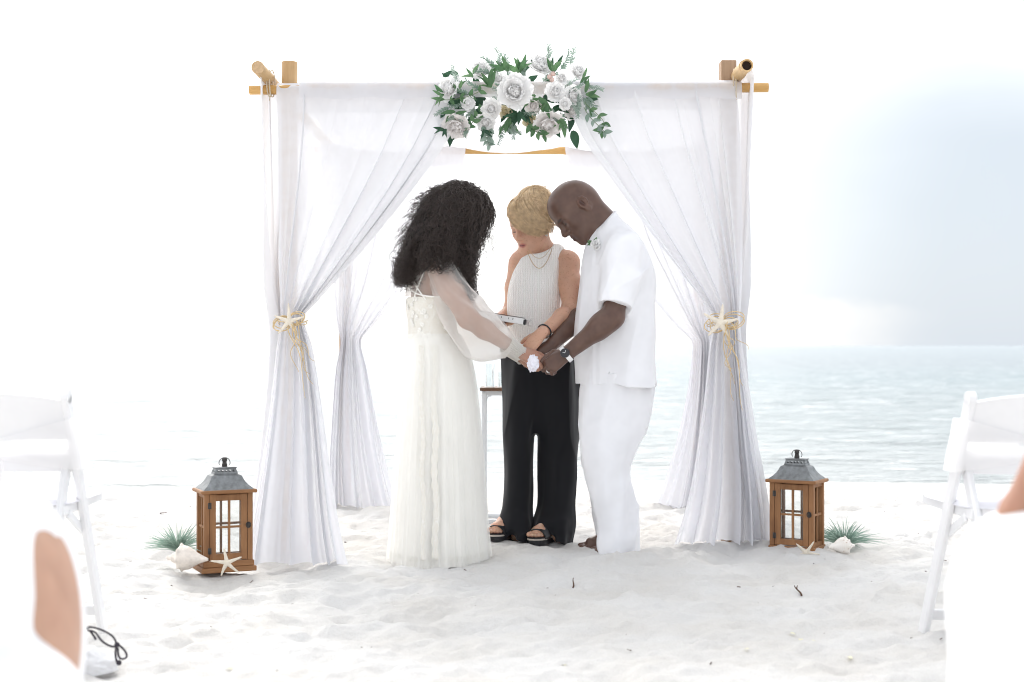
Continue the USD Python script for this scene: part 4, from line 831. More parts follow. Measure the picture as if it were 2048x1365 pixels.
# ================================================================ smooth solids: blended round cones, ellipsoids and lofts, meshed by surface nets
class Solid:
    def __init__(self): self.ops = []
    def add(self, fn, k=0.01, op="u"): self.ops.append((op, k, fn)); return self
    def cone(self, a, b, ra, rb, k=0.012, op="u", flat=None):
        a, b = np.asarray(a, float), np.asarray(b, float); ba = b - a; L2 = float(ba @ ba) + 1e-12
        def fn(p):
            q = p - a; t = np.clip(q @ ba / L2, 0, 1); e = q - t[..., None] * ba
            if flat is not None:        # (axis, factor): thinner along that axis
                ax = flat[0]; c = e @ ax; e = e + (c * (1 / flat[1] - 1))[..., None] * ax
                return (np.linalg.norm(e, axis=-1) - (ra + (rb - ra) * t)) * (0.5 + 0.5 * flat[1])
            return np.linalg.norm(e, axis=-1) - (ra + (rb - ra) * t)
        return self.add(fn, k, op)
    def sleeve(self, a, b, ra, rb, k=0.03, hollow=0.05, wall=0.009):
        """A round cone cut flat at b, its mouth hollowed."""
        a, b = np.asarray(a, float), np.asarray(b, float); d = (b - a) / np.linalg.norm(b - a); ba = b + d * 0.1 - a; L2 = float(ba @ ba); rb2 = ra + (rb - ra) * np.linalg.norm(ba) / np.linalg.norm(b - a)
        def fn(p):
            q = p - a; t = np.clip(q @ ba / L2, 0, 1); c = np.linalg.norm(q - t[..., None] * ba, axis=-1) - (ra + (rb2 - ra) * t)
            return np.maximum(c, (p - b) @ d)
        self.add(fn, k)
        if hollow: self.cone(b - d * hollow, b + d * 0.05, rb - wall - 0.004, rb - wall, 0.003, "s")
        return self
    def chain(self, pts, rs, k=0.012, flat=None):
        for i in range(len(pts) - 1): self.cone(pts[i], pts[i + 1], rs[i], rs[i + 1], k, flat=flat)
        return self
    def ell(self, c, r, R=None, k=0.012, op="u"):
        c, r = np.asarray(c, float), np.asarray(r, float)
        def fn(p):
            q = p - c
            if R is not None: q = q @ R
            k0 = np.linalg.norm(q / r, axis=-1); k1 = np.linalg.norm(q / (r * r), axis=-1)
            return k0 * (k0 - 1) / (k1 + 1e-9)
        return self.add(fn, k, op)
    def plane(self, c, n, k=0.002):
        """Keep what lies against n."""
        c, n = np.asarray(c, float), np.asarray(n, float) / np.linalg.norm(n)
        return self.add(lambda p: (p - c) @ n, k, "i")
    def loft(self, rows, k=0.012, power=2.0, op="u", capr=0.0, wrinkle=None):
        """Upright stack of ellipses: rows (z, cx, cy, rx, ry)."""
        from scipy.interpolate import PchipInterpolator
        r = np.array(sorted(rows, key=lambda q: q[0]), float); f = PchipInterpolator(r[:, 0], r[:, 1:]); z0, z1 = r[0, 0], r[-1, 0]
        def fn(p):
            z = np.clip(p[..., 2], z0, z1); v = f(z); x, y = (p[..., 0] - v[..., 0]), (p[..., 1] - v[..., 1]); a, b = v[..., 2], v[..., 3]
            k0 = (np.abs(x / a) ** power + np.abs(y / b) ** power) ** (1 / power); k1 = np.sqrt((x / a ** 2) ** 2 + (y / b ** 2) ** 2) + 1e-9; k2 = np.sqrt((x / a) ** 2 + (y / b) ** 2)
            d = (k0 - 1) * np.minimum(k2 / k1, 4 * np.maximum(a, b)) if power == 2.0 else (k0 - 1) * np.minimum(a, b) * 0.5 + (k0 - 1) * 0.5 * np.minimum(k2 / k1, 0.5)
            e = np.maximum(p[..., 2] - z1, z0 - p[..., 2])
            if wrinkle is not None: d = d + wrinkle(p)
            return np.maximum(d, e)
        return self.add(fn, k, op)
    @staticmethod
    def mix(op, k, a, b):
        if op == "u":
            h = np.maximum(k - np.abs(a - b), 0) / k; return np.minimum(a, b) - h * h * k * 0.25
        b = b if op == "i" else -b
        h = np.maximum(k - np.abs(a - b), 0) / k; return np.maximum(a, b) + h * h * k * 0.25
    def __call__(self, p):
        d = np.full(p.shape[:-1], 9.0)
        for op, k, fn in self.ops: d = self.mix(op, k, d, fn(p))
        return d
    def mesh(self, lo, hi, h, disp=None):
        lo, hi = np.asarray(lo, float), np.asarray(hi, float); B = 8; nb = np.ceil((hi - lo) / (h * B)).astype(int)
        I = np.stack(np.meshgrid(*[np.arange(n) for n in nb], indexing="ij"), -1).reshape(-1, 3); C = lo + (I + 0.5) * B * h; rb = B * h * 0.5 * 1.7321
        D = [fn(C) for _, _, fn in self.ops]; tot = np.full(len(C), 9.0)
        for (op, k, _), d in zip(self.ops, D): tot = self.mix(op, k, tot, d)
        act = np.nonzero(np.abs(tot) < rb * 1.2 + 0.010)[0]
        off = np.stack(np.meshgrid(*[np.arange(B)] * 3, indexing="ij"), -1).reshape(-1, 3); P = (lo + (I[act][:, None] * B + off[None]) * h)
        acc = np.full(P.shape[:2], 9.0, np.float64)
        for (op, k, fn), d in zip(self.ops, D):
            d = d[act]; t = tot[act]
            sel = np.nonzero(d < np.abs(t) + 3.2 * rb + k)[0] if op == "u" else np.nonzero((d if op == "i" else -d) > -np.abs(t) - 3.2 * rb - k)[0]
            if len(sel): acc[sel] = self.mix(op, k, acc[sel], fn(P[sel]))
        if disp is not None: acc = acc + disp(P)
        n = nb * B; G = np.empty(nb, np.float32); G.reshape(-1)[:] = np.where(tot > 0, 1, -1)
        V = np.broadcast_to(G[:, None, :, None, :, None], (nb[0], B, nb[1], B, nb[2], B)).copy()
        Ia = I[act]; V[Ia[:, 0], :, Ia[:, 1], :, Ia[:, 2], :] = acc.reshape(-1, B, B, B).astype(np.float32)
        return surface_nets(V.reshape(n), lo, h)
def surface_nets(D, lo, h):
    S = D < 0; sh = [(i, j, k) for i in (0, 1) for j in (0, 1) for k in (0, 1)]; nx, ny, nz = np.array(D.shape) - 1
    cnt = np.zeros((nx, ny, nz), np.uint8)
    for i, j, k in sh: cnt += S[i:nx + i, j:ny + j, k:nz + k]
    A = np.argwhere((cnt > 0) & (cnt < 8)); idx = -np.ones((nx, ny, nz), np.int32); idx[A[:, 0], A[:, 1], A[:, 2]] = np.arange(len(A))
    cor = np.stack([D[A[:, 0] + i, A[:, 1] + j, A[:, 2] + k] for i, j, k in sh], 1).astype(float); sh_ = np.array(sh, float)
    acc, n = np.zeros((len(A), 3)), np.zeros(len(A))
    for a in range(8):
        for b in range(a + 1, 8):
            if np.abs(sh_[a] - sh_[b]).sum() != 1: continue
            m = (cor[:, a] < 0) != (cor[:, b] < 0); t = cor[m, a] / (cor[m, a] - cor[m, b]); acc[m] += sh_[a] + t[:, None] * (sh_[b] - sh_[a]); n[m] += 1
    v = lo + (A + acc / n[:, None]) * h; F = []
    for ax in range(3):
        o = [k for k in range(3) if k != ax]; sl0 = [slice(1, -1)] * 3; sl0[ax] = slice(0, -1); sl1 = list(sl0); sl1[ax] = slice(1, None)
        s0, s1 = S[tuple(sl0)], S[tuple(sl1)]; E = np.argwhere(s0 != s1); inside = s0[tuple(E.T)]
        base = E.copy(); base[:, o[0]] += 1; base[:, o[1]] += 1
        q = []
        for da, db in ((0, 0), (-1, 0), (-1, -1), (0, -1)):
            c = base.copy(); c[:, o[0]] += da; c[:, o[1]] += db; ok = np.minimum(c, np.array(idx.shape) - 1); q.append(idx[tuple(ok.T)])
        q = np.stack(q, 1); good = (q >= 0).all(1); q, inside = q[good], inside[good]
        flip = inside if ax != 1 else ~inside
        q[~flip] = q[~flip][:, ::-1]; F.append(q)
    q = np.vstack(F)
    return TM(v, np.vstack([q[:, [0, 1, 2]], q[:, [0, 2, 3]]]))

def head(S, o, f, u, s=1.0, wide=1.0, nose=1.0, lips=1.0, brow=1.0, female=False, ears=(True, True), jaw=1.0, ear=1.0, occ=1.0):
    """Adds a head to S: o its centre, f the way it faces, u up, s its size. Returns the local-to-world map."""
    f = np.asarray(f, float) / np.linalg.norm(f); u = np.asarray(u, float); u = u - f * (u @ f); u /= np.linalg.norm(u); r = np.cross(f, u); R = np.stack([r, f, u], 1)
    W = lambda x, y, z: o + R @ (np.array([x * wide, y, z]) * s)
    E = lambda c, rad, k=0.012, op="u", rot=None: S.ell(W(*c), np.array(rad) * s * np.array([wide, 1, 1]), R if rot is None else R @ rot, k * s, op)
    C = lambda a, b, ra, rb, k=0.01, op="u": S.cone(W(*a), W(*b), ra * s, rb * s, k * s, op)
    rx = lambda a: np.array([[1, 0, 0], [0, math.cos(a), -math.sin(a)], [0, math.sin(a), math.cos(a)]]); rz = lambda a: np.array([[math.cos(a), -math.sin(a), 0], [math.sin(a), math.cos(a), 0], [0, 0, 1]])
    E((0, -0.012 + 0.008 * (1 - occ) * 10, 0.036), (0.075, 0.096 - 0.008 * (1 - occ) * 10, 0.084)); E((0, -0.045 + 0.020 * (1 - occ) * 10, 0.020), (0.068, 0.066, 0.068), 0.03); E((0, 0.030, 0.040), (0.064, 0.062, 0.066), 0.03)
    E((0, 0.034, -0.035), (0.058, 0.056, 0.074 * jaw), 0.03); E((0, 0.058, -0.072), (0.034, 0.034, 0.036), 0.03)
    for x in (-1, 1):
        C((x * 0.056, -0.004, -0.046), (x * 0.022, 0.064, -0.096), 0.017, 0.014, 0.03); E((x * 0.040, 0.052, -0.022), (0.024, 0.026, 0.024), 0.025)
    E((0, 0.074, -0.100), (0.020, 0.015, 0.015), 0.018)
    for x in (-1, 1):
        C((x * 0.006, 0.087, 0.014), (x * 0.046, 0.068, 0.016), 0.0085 * brow, 0.008 * brow, 0.018)
        E((x * 0.031, 0.096, 0.000), (0.017, 0.014, 0.010), 0.016, "s"); E((x * 0.031, 0.072, -0.001), (0.0155, 0.0125, 0.0125), 0.006)
        C((x * 0.018, 0.083, -0.006), (x * 0.044, 0.077, -0.006), 0.0026, 0.0022, 0.004)        # lash line of the lowered lid
        E((x * 0.0115 * nose, 0.095, -0.034), (0.0088 * nose, 0.011, 0.0082), 0.008)
    C((0, 0.084, 0.010), (0, 0.104, -0.026), 0.0075, 0.0105 * nose, 0.012); E((0, 0.107, -0.031), (0.0105 * nose, 0.0105, 0.0095), 0.008)
    for x in (-1, 1): E((x * 0.007, 0.101, -0.042), (0.0035, 0.004, 0.003), 0.004, "s")
    for x in (-1, 1):
        C((0, 0.0905, -0.0575), (x * 0.022, 0.0775, -0.062), 0.0062 * lips, 0.0035, 0.006); C((0, 0.0895, -0.0705), (x * 0.019, 0.0775, -0.0655), 0.0072 * lips, 0.0035, 0.006)
        C((0, 0.099, -0.0640), (x * 0.022, 0.083, -0.0645), 0.0022, 0.0015, 0.004, "s")
    for x, on in ((-1, ears[0]), (1, ears[1])):
        if not on: continue
        t = rz(-x * 0.35) @ rx(-0.15)
        e = ear; Q = lambda y, z: (-0.012 + y * e, -0.003 + z * e)
        E((x * 0.0745, *Q(-0.002, 0)), (0.0085, 0.0195 * e, 0.031 * e), 0.008, rot=t); E((x * 0.084, *Q(0.002, 0.004)), (0.0085, 0.0125 * e, 0.020 * e), 0.003, "s", rot=t)
        ring = [(-0.004, 0.027), (-0.014, 0.020), (-0.018, 0.006), (-0.015, -0.008)]          # the rolled rim
        for q0, q1 in zip(ring, ring[1:]): C((x * 0.084, *Q(*q0)), (x * 0.083, *Q(*q1)), 0.0036 * e, 0.0034 * e, 0.004)
        C((x * 0.082, *Q(0.008, 0.022)), (x * 0.084, *Q(-0.004, 0.027)), 0.003 * e, 0.0036 * e, 0.004); C((x * 0.081, *Q(-0.006, 0.013)), (x * 0.081, *Q(-0.007, -0.010)), 0.0032, 0.003, 0.004)
        E((x * 0.077, *Q(0.001, -0.026)), (0.0065, 0.010 * e, 0.0105 * e), 0.006); E((x * 0.077, *Q(0.014, -0.002)), (0.006, 0.0055, 0.009), 0.006)
    return W, R
def hand(S, wrist, fwd, back, thumb_left, s=1.0, curl=(25, 35, 20), spread=4.0, thumb=None, k=0.006, fingers=(0, 0, 0, 0)):
    """A hand from the wrist along fwd; back: the direction its back faces; thumb_left: +1/-1 which side the thumb is on (cross(fwd, back) side). Returns finger points."""
    y = np.asarray(fwd, float) / np.linalg.norm(fwd); z = np.asarray(back, float); z = z - y * (z @ y); z /= np.linalg.norm(z); x = np.cross(y, z) * thumb_left
    W = lambda a: np.asarray(wrist) + (x * a[0] + y * a[1] + z * a[2]) * s; out = []
    fl = (z, 0.62)
    S.cone(W((0.0, -0.01, 0)), W((0.004, 0.045, 0)), 0.026 * s, 0.034 * s, 0.015, flat=fl)
    for bx, by in ((0.024, 0.078), (0.008, 0.084), (-0.009, 0.080), (-0.024, 0.072)): S.cone(W((bx * 0.6, 0.03, 0)), W((bx, by, 0.001)), 0.0155 * s, 0.0125 * s, 0.012)
    S.ell(W((0.018, 0.035, -0.010)), np.array([0.016, 0.026, 0.014]) * s, np.stack([x, y, z], 1), 0.015)
    for i, (bx, by, L, r) in enumerate(((0.0265, 0.082, 0.068, 0.0092), (0.009, 0.088, 0.076, 0.0095), (-0.009, 0.084, 0.070, 0.0090), (-0.025, 0.076, 0.055, 0.0080))):
        a = 0.0; p = np.array([bx, by, 0.001]); sp = math.radians(spread * (1.5 - i)); pts = [W(p)]
        for j, frac in enumerate((0.46, 0.31, 0.24)):
            a += math.radians(curl[j] + (fingers[i] if j < 2 else 0)); d = np.array([math.sin(sp) * math.cos(a), math.cos(sp) * math.cos(a), -math.sin(a)]); p = p + d * L * frac; pts.append(W(p))
        rr = np.array([1.0, 0.95, 0.88, 0.74]) * r * s
        for j in range(3): S.cone(pts[j], pts[j + 1], rr[j], rr[j + 1], 0.003 if j else k)
        out.append(pts)
    th = thumb or ((0.022, 0.018, -0.006), (0.046, 0.046, -0.014), (0.054, 0.076, -0.018), (0.054, 0.102, -0.018)); tp = [W(q) for q in th]
    for j, (a, b) in enumerate(((0.014, 0.0125), (0.0115, 0.0105), (0.0105, 0.0085))): S.cone(tp[j], tp[j + 1], a * s, b * s, 0.008 if j == 0 else 0.003)
    out.append(tp); return out
def foot(S, heel, toe, s=1.0):
    heel, toe = np.asarray(heel, float), np.asarray(toe, float); d = toe - heel; d[2] = 0; L = np.linalg.norm(d); d /= L; r = np.cross(d, [0, 0, 1.0])
    S.cone(heel + (0, 0, 0.032 * s), heel + d * L * 0.35 + (0, 0, 0.034 * s), 0.033 * s, 0.034 * s, 0.02); S.cone(heel + d * L * 0.3 + (0, 0, 0.045 * s), heel + d * L * 0.70 + (0, 0, 0.026 * s), 0.036 * s, 0.026 * s, 0.03)
    S.cone(heel + d * L * 0.68 - r * 0.02 * s + (0, 0, 0.02 * s), heel + d * L * 0.68 + r * 0.022 * s + (0, 0, 0.022 * s), 0.021 * s, 0.022 * s, 0.02)
    for i, (x, ln, q) in enumerate(((0.030, 1.0, 0.0125), (0.011, 0.99, 0.0092), (-0.004, 0.95, 0.0088), (-0.018, 0.90, 0.0082), (-0.030, 0.84, 0.0075))):
        S.cone(heel + d * L * 0.72 + r * x * 0.8 * s + (0, 0, 0.018 * s), heel + d * (L * ln - q) + r * x * s + (0, 0, q * 0.95), q * 1.05 * s, q * s, 0.006)
def skin(name, rough=0.5, freckle=0.0, fcol=(0.2, 0.08, 0.04), var=0.10, sub=0.12, spec=0.45):
    n = {"a": ("attribute", {"attribute": "col"}), "tc": ("texture_coordinate", {}), "n": ("noise_texture", {"scale": 22.0, "detail": 4.0}), "r": ("rgb_ramp", {"ramp": [(0.3, (1 - var, 1 - var * 1.2, 1 - var * 1.2)), (0.7, (1 + var * 0.5, 1 + var * 0.5, 1 + var * 0.5))]}), "m": ("mix_color", {"blend_type": "multiply", "fac": 1.0, "use_clamp": False}),
         "bn": ("noise_texture", {"scale": 320.0, "detail": 2.0}), "b": ("bump", {"strength": 0.18, "distance": 0.0012}),
         "f": ("noise_texture", {"scale": 130.0, "detail": 2.0}), "fr": ("rgb_ramp", {"ramp": [(0.0, (0, 0, 0)), (0.60, (0, 0, 0)), (0.68, (freckle,) * 3)]}), "fm": ("mix_color", {"blend_type": "mix", "b": fcol}),
         "p": ("principled_bsdf", {"roughness": rough, "specular_ior_level": spec, "subsurface_weight": sub, "subsurface_scale": 0.008})}
    return looks(name, n, [("tc.object", "n.vector"), ("n.fac", "r.fac"), ("a.color", "m.a"), ("r.color", "m.b"), ("tc.object", "f.vector"), ("f.fac", "fr.fac"), ("fr.color", "fm.fac"), ("m.result", "fm.a"), ("fm.result", "p.base_color"), ("tc.object", "bn.vector"), ("bn.fac", "b.height"), ("b.normal", "p.normal")], surface="p.BSDF")
def tint(col, v, c, r, color, amount=1.0, soft=0.5):
    """Blend a colour into the vertex colours near a point (c) within radius r (number or three, in the axes of R)."""
    d = np.linalg.norm((v - c) / r, axis=1) if not isinstance(r, tuple) else np.linalg.norm(((v - c) @ r[1]) / r[0], axis=1)
    w = np.clip((1 - d) / soft, 0, 1)[:, None] * amount
    return col * (1 - w) + np.asarray(color) * w
def folds(seed, amp, dirs, freq):
    """Cloth creases for a solid: noise stretched along dirs."""
    d = np.asarray(dirs, float); d /= np.linalg.norm(d); a, b, _ = frame_of(d)
    def fn(p):
        q = np.stack([p @ a * freq, p @ b * freq, p @ d * freq * 0.16], -1)
        n = meshkit.fbm(q, 2, seed) - 0.5; m = 1 - np.abs(meshkit.noise(q * 0.7 + 17, seed + 5) * 2 - 1)
        return amp * (n * 1.5 - (m ** 3 - 0.22) * 0.45)
    return fn
# ================================================================ the groom: white shirt and trousers, facing left, head bowed
GY = 6.65
def outline(rows, Y):
    """(py, left px, right px, y centre, y radius) -> loft rows."""
    out = []
    for (py, xl, xr, yc, ry) in rows:
        a, b = at(xl, py, yc), at(xr, py, yc); out.append((a[2], (a[0] + b[0]) / 2, yc, (b[0] - a[0]) / 2, ry))
    return out
M_skin_dark = skin("deep_brown_skin", 0.40, 0.0, var=0.22, sub=0.04, spec=0.55)
def cotton(name, color, bump=0.25, scale=260.0, rough=0.85):
    return looks(name, {"tc": ("texture_coordinate", {}), "w": ("noise_texture", {"scale": scale, "detail": 2.0}), "n": ("noise_texture", {"scale": 14.0, "detail": 4.0}), "r": ("rgb_ramp", {"ramp": [(0.3, tuple(np.array(color) * 0.95)), (0.7, color)]}), "b": ("bump", {"strength": bump, "distance": 0.001}), "p": ("principled_bsdf", {"roughness": rough, "specular_ior_level": 0.25, "sheen_weight": 0.15})},
        [("tc.object", "w.vector"), ("tc.object", "n.vector"), ("n.fac", "r.fac"), ("r.color", "p.base_color"), ("w.fac", "b.height"), ("b.normal", "p.normal")], surface="p.BSDF")
M_shirt = cotton("white_linen", (0.86, 0.86, 0.885))
M_trouser_white = cotton("white_trouser_linen", (0.85, 0.85, 0.875))
M_white_part = plain("white_enamel", (0.82, 0.82, 0.82), 0.3)
M_black = plain("black_plastic", (0.025, 0.026, 0.03), 0.4)
M_silver = plain("silver_metal", (0.75, 0.74, 0.72), 0.25, metallic=1.0)
def groom():
    t = thing("person", "bald person in white shirt and white trousers, head bowed, wearing a watch", "person", (0, 0, 0))
    S = Solid(); P = at
    f, u = np.array([-0.66, -0.20, -0.72]), np.array([-0.73, 0.02, 0.68]); sc = 1.19
    ff = f / np.linalg.norm(f); uu = u - ff * (u @ ff); uu /= np.linalg.norm(uu); R = np.stack([np.cross(ff, uu), ff, uu], 1)
    ear = P(1166.5, 408, GY - 0.085); o = ear - R @ (np.array([-0.0735 * 1.05, -0.012, -0.004]) * sc)
    W, R = head(S, o, f, u, sc, 1.05, 1.32, 1.45, 1.25, ear=1.04, occ=0.94)
    nb = P(1238, 486, GY)       # base of the neck
    S.cone(W(0, -0.034, -0.01), nb, 0.068 * sc * 0.93, 0.082, 0.04); S.cone(W(0, 0.02, -0.06), P(1216, 482, GY), 0.045, 0.06, 0.03)
    S.loft(outline([(455, 1215, 1250, GY, 0.10), (480, 1202, 1272, GY, 0.17), (510, 1190, 1286, GY, 0.19), (580, 1178, 1296, GY, 0.165), (660, 1172, 1298, GY, 0.155), (730, 1175, 1298, GY, 0.16), (800, 1180, 1290, GY, 0.15)], GY), 0.04)
    sL, eL, wL = P(1246, 492, GY - 0.19), P(1226, 634, GY - 0.25), P(1131, 710, GY - 0.235)
    S.chain([sL, sL * 0.5 + eL * 0.5, eL], [0.062, 0.056, 0.049], 0.03); S.chain([eL, eL * 0.68 + wL * 0.32, wL], [0.047, 0.0475, 0.031], 0.03)
    S.ell(eL * 0.82 + wL * 0.18 + (0, 0, 0.006), (0.055, 0.045, 0.05), None, 0.03)
    sR, eR, wR = P(1232, 492, GY + 0.19), P(1188, 612, GY + 0.20), P(1103, 690, GY - 0.02)
    S.chain([sR, eR], [0.062, 0.048], 0.03); S.chain([eR, eR * 0.65 + wR * 0.35, wR], [0.046, 0.048, 0.031], 0.03)
    fL = hand(S, wL, (-0.80, -0.02, -0.58), (-0.22, -0.93, 0.22), 1 if np.cross((-0.80, -0.02, -0.58), (-0.22, -0.93, 0.22))[2] > 0 else -1, 1.08, (48, 62, 38), 3.0,
              thumb=((0.020, 0.012, -0.006), (0.044, 0.034, -0.012), (0.046, 0.068, -0.010), (0.040, 0.098, -0.006)))
    hand(S, wR, (-0.9, -0.2, -0.42), (0.1, -0.3, 0.95), 1, 1.05, (18, 30, 18), 3.0)
    for (kx, ky, ax, ay, yy) in ((1226, 930, 1236, 1082, GY - 0.11), (1218, 930, 1222, 1076, GY + 0.12)):
        hip = P(1236, 780, yy * 0.5 + GY * 0.5); kn = P(kx, ky, yy); an = P(ax, ay, yy)
        S.chain([hip, kn, kn * 0.6 + an * 0.4, an], [0.092, 0.058, 0.054, 0.038], 0.03)
    zf1, zf2 = P(1190, 1106, GY - 0.12)[2], P(1165, 1096, GY + 0.12)[2]
    foot(S, np.array([P(1258, 1100, GY - 0.11)[0], GY - 0.10, zf1]), np.array([P(1184, 1100, GY - 0.12)[0], GY - 0.14, zf1]), 1.05); foot(S, np.array([P(1240, 1096, GY + 0.12)[0], GY + 0.12, zf2]), np.array([P(1158, 1096, GY + 0.12)[0], GY + 0.08, zf2]), 1.05)
    m = S.mesh(P(1040, 1120, GY) - (0, 0.45, 0.02), P(1330, 350, GY) + (0, 0.5, 0.03), 0.0036); v = m.vertices
    col = np.tile((0.108, 0.058, 0.041), (len(v), 1)).astype(float); Rr = R
    col = tint(col, v, W(0, 0.09, -0.064), (np.array([0.027, 0.03, 0.014]) * sc, Rr), (0.105, 0.052, 0.045), 0.8, 0.4)
    for x in (-1, 1):
        col = tint(col, v, W(x * 0.030, 0.090, 0.021), (np.array([0.024, 0.03, 0.0065]) * sc, Rr), (0.022, 0.014, 0.012), 0.85, 0.5); col = tint(col, v, W(x * 0.031, 0.083, -0.0065), (np.array([0.016, 0.02, 0.004]) * sc, Rr), (0.016, 0.010, 0.010), 0.9, 0.6)
        col = tint(col, v, W(x * 0.075, -0.012, 0.0), (np.array([0.02, 0.026, 0.036]) * sc, Rr), (0.15, 0.075, 0.052), 0.6, 0.6)
    for x in (-1, 1): col = tint(col, v, W(x * 0.080, -0.009, 0.001), (np.array([0.010, 0.012, 0.019]) * sc * 1.15, Rr), (0.055, 0.024, 0.018), 0.75, 0.5); col = tint(col, v, W(x * 0.008, 0.101, -0.042), (np.array([0.007, 0.008, 0.005]) * sc * 1.2, Rr), (0.014, 0.009, 0.008), 0.9, 0.5); col = tint(col, v, W(x * 0.031, 0.082, 0.006), (np.array([0.021, 0.025, 0.013]) * sc, Rr), (0.058, 0.034, 0.028), 0.6, 0.7)
    col = tint(col, v, W(0, 0.090, -0.0645), (np.array([0.023, 0.03, 0.0035]) * sc, Rr), (0.020, 0.011, 0.010), 0.9, 0.6)
    col = tint(col, v, W(0, 0.085, -0.085), (np.array([0.05, 0.05, 0.03]) * sc, Rr), (0.065, 0.040, 0.034), 0.5, 0.8)
    put(t, "body", m, M_skin_dark, col=col)
    # shirt
    H = Solid(); wr = folds(3, 0.034, (0.25, 0, 1), 8.0)
    rows = [(425, 1212, 1230, GY + 0.0, 0.055), (440, 1200, 1240, GY, 0.085), (458, 1190, 1257, GY, 0.15), (478, 1183, 1272, GY, 0.20), (505, 1175, 1288, GY, 0.215), (545, 1168, 1300, GY, 0.21), (590, 1162, 1301, GY, 0.195), (640, 1155, 1303, GY, 0.19), (690, 1150, 1306, GY, 0.19), (740, 1150, 1310, GY, 0.195), (768, 1151, 1313, GY, 0.20)]
    H.loft(outline(rows, GY), 0.02, 2.25)
    dl = (eL - sL) / np.linalg.norm(eL - sL); hem = sL + dl * 0.275
    H.sleeve(sR + (0, -0.03, -0.01), sR + (eR - sR) * 0.72, 0.082, 0.072, 0.05, 0); H.sleeve(sL + (0, 0.03, -0.01), hem, 0.080, 0.070, 0.05)
    # neck opening, side slit, open hem
    na = np.array([-0.66, -0.05, 0.75]); na /= np.linalg.norm(na); nc = P(1205, 455, GY)
    H.plane(nc + na * 0.010, na, 0.004); H.cone(nc - na * 0.03, nc + na * 0.12, 0.062, 0.075, 0.004, "s")
    zh = P(1230, 768, GY)[2]
    H.loft([(zh - 0.02, (P(1235, 768, GY))[0], GY, 0.178, 0.19), (zh + 0.05, P(1235, 768, GY)[0], GY, 0.172, 0.184)], 0.003, 2.25, "s")
    m = H.mesh(P(1120, 775, GY) - (0, 0.36, 0), P(1340, 415, GY) + (0, 0.36, 0), 0.0042, lambda p: wr(p) + folds(8, 0.028, (0.9, 0, 0.5), 11.0)(p) * np.clip(1 - np.linalg.norm(p - sL - (0.02, 0, -0.12), axis=-1) / 0.25, 0, 1) + 0.0016 * np.cos(p[..., 0] * 180) * np.exp(-((p[..., 0] - P(1185, 600, GY)[0]) / 0.035) ** 2))
    sh = put(t, "shirt", m, M_shirt, smooth=True)
    # collar band
    a, b, _ = frame_of(na); g = np.linspace(0, 2 * np.pi, 48); rr = 0.071 + 0.010 * np.cos(g * 2)
    ringp = lambda off, r: np.stack([nc + na * off + (a * math.cos(x) + b * math.sin(x)) * (rr[i] + r) for i, x in enumerate(g)])
    put(sh, "collar", sheet(np.stack([ringp(-0.024, 0.010), ringp(-0.008, 0.008), ringp(0.010, 0.003), ringp(0.014, 0.0), ringp(0.0, -0.003), ringp(-0.02, -0.004)])), M_shirt, smooth=True)
    # trousers: two legs
    Tt = Solid()
    Tt.loft(outline([(742, 1172, 1300, GY, 0.18), (790, 1166, 1296, GY, 0.18), (850, 1170, 1284, GY - 0.0, 0.16), (900, 1185, 1262, GY, 0.09)], GY), 0.05)
    near = [(750, 1170, 1294, GY - 0.075, 0.115), (800, 1168, 1290, GY - 0.085, 0.105), (850, 1166, 1280, GY - 0.10, 0.105), (900, 1166, 1269, GY - 0.11, 0.10), (940, 1171, 1262, GY - 0.11, 0.096), (985, 1178, 1266, GY - 0.115, 0.09), (1040, 1192, 1268, GY - 0.115, 0.088), (1075, 1195, 1271, GY - 0.115, 0.088), (1102, 1200, 1274, GY - 0.115, 0.09)]
    far = [(750, 1166, 1296, GY + 0.075, 0.115), (800, 1162, 1290, GY + 0.085, 0.105), (850, 1160, 1282, GY + 0.10, 0.105), (900, 1159, 1268, GY + 0.11, 0.10), (940, 1163, 1258, GY + 0.11, 0.096), (985, 1171, 1252, GY + 0.12, 0.09), (1040, 1184, 1250, GY + 0.12, 0.088), (1088, 1190, 1254, GY + 0.12, 0.09)]
    Tt.loft(outline(near, GY), 0.03); Tt.loft(outline(far, GY), 0.03)
    za, zb_ = P(1236, 1102, GY - 0.115)[2], P(1220, 1088, GY + 0.12)[2]
    for z0, rws, yc in ((za, near, GY - 0.115), (zb_, far, GY + 0.12)):
        cx = (at(rws[-1][1], 1090, yc)[0] + at(rws[-1][2], 1090, yc)[0]) / 2; Tt.cone((cx, yc, z0 - 0.02), (cx, yc, z0 + 0.05), 0.072, 0.062, 0.003, "s")
    fw = folds(12, 0.045, (0.10, 0, 1), 9.0); fb = folds(13, 0.026, (0.95, 0.2, 0.5), 9.0); ztop = P(1200, 985, GY)[2]
    m = Tt.mesh(P(1130, 1112, GY) - (0, 0.27, 0), P(1320, 738, GY) + (0, 0.27, 0), 0.0042, lambda p: fw(p) + fb(p) * np.clip((ztop - p[..., 2]) / 0.2, 0, 1) + 0.25 * fb(p))
    put(t, "trousers", m, M_trouser_white, smooth=True)
    # watch on the near wrist, ring on the hand
    d = (wL - eL) / np.linalg.norm(wL - eL); wc = wL - d * 0.004; a = np.array([-0.15, -0.97, 0.15]); a = a - d * (a @ d); a /= np.linalg.norm(a); b = np.cross(d, a)
    g = np.linspace(0, 2 * np.pi, 40); band = lambda off, r: np.stack([wc + d * off + (a * math.cos(x) * 0.94 + b * math.sin(x)) * r for x in g])
    wt = put(t, "watch_strap", sheet(np.stack([band(-0.011, 0.0385), band(-0.009, 0.0405), band(0.009, 0.0405), band(0.011, 0.0385)])), M_white_part, smooth=True)
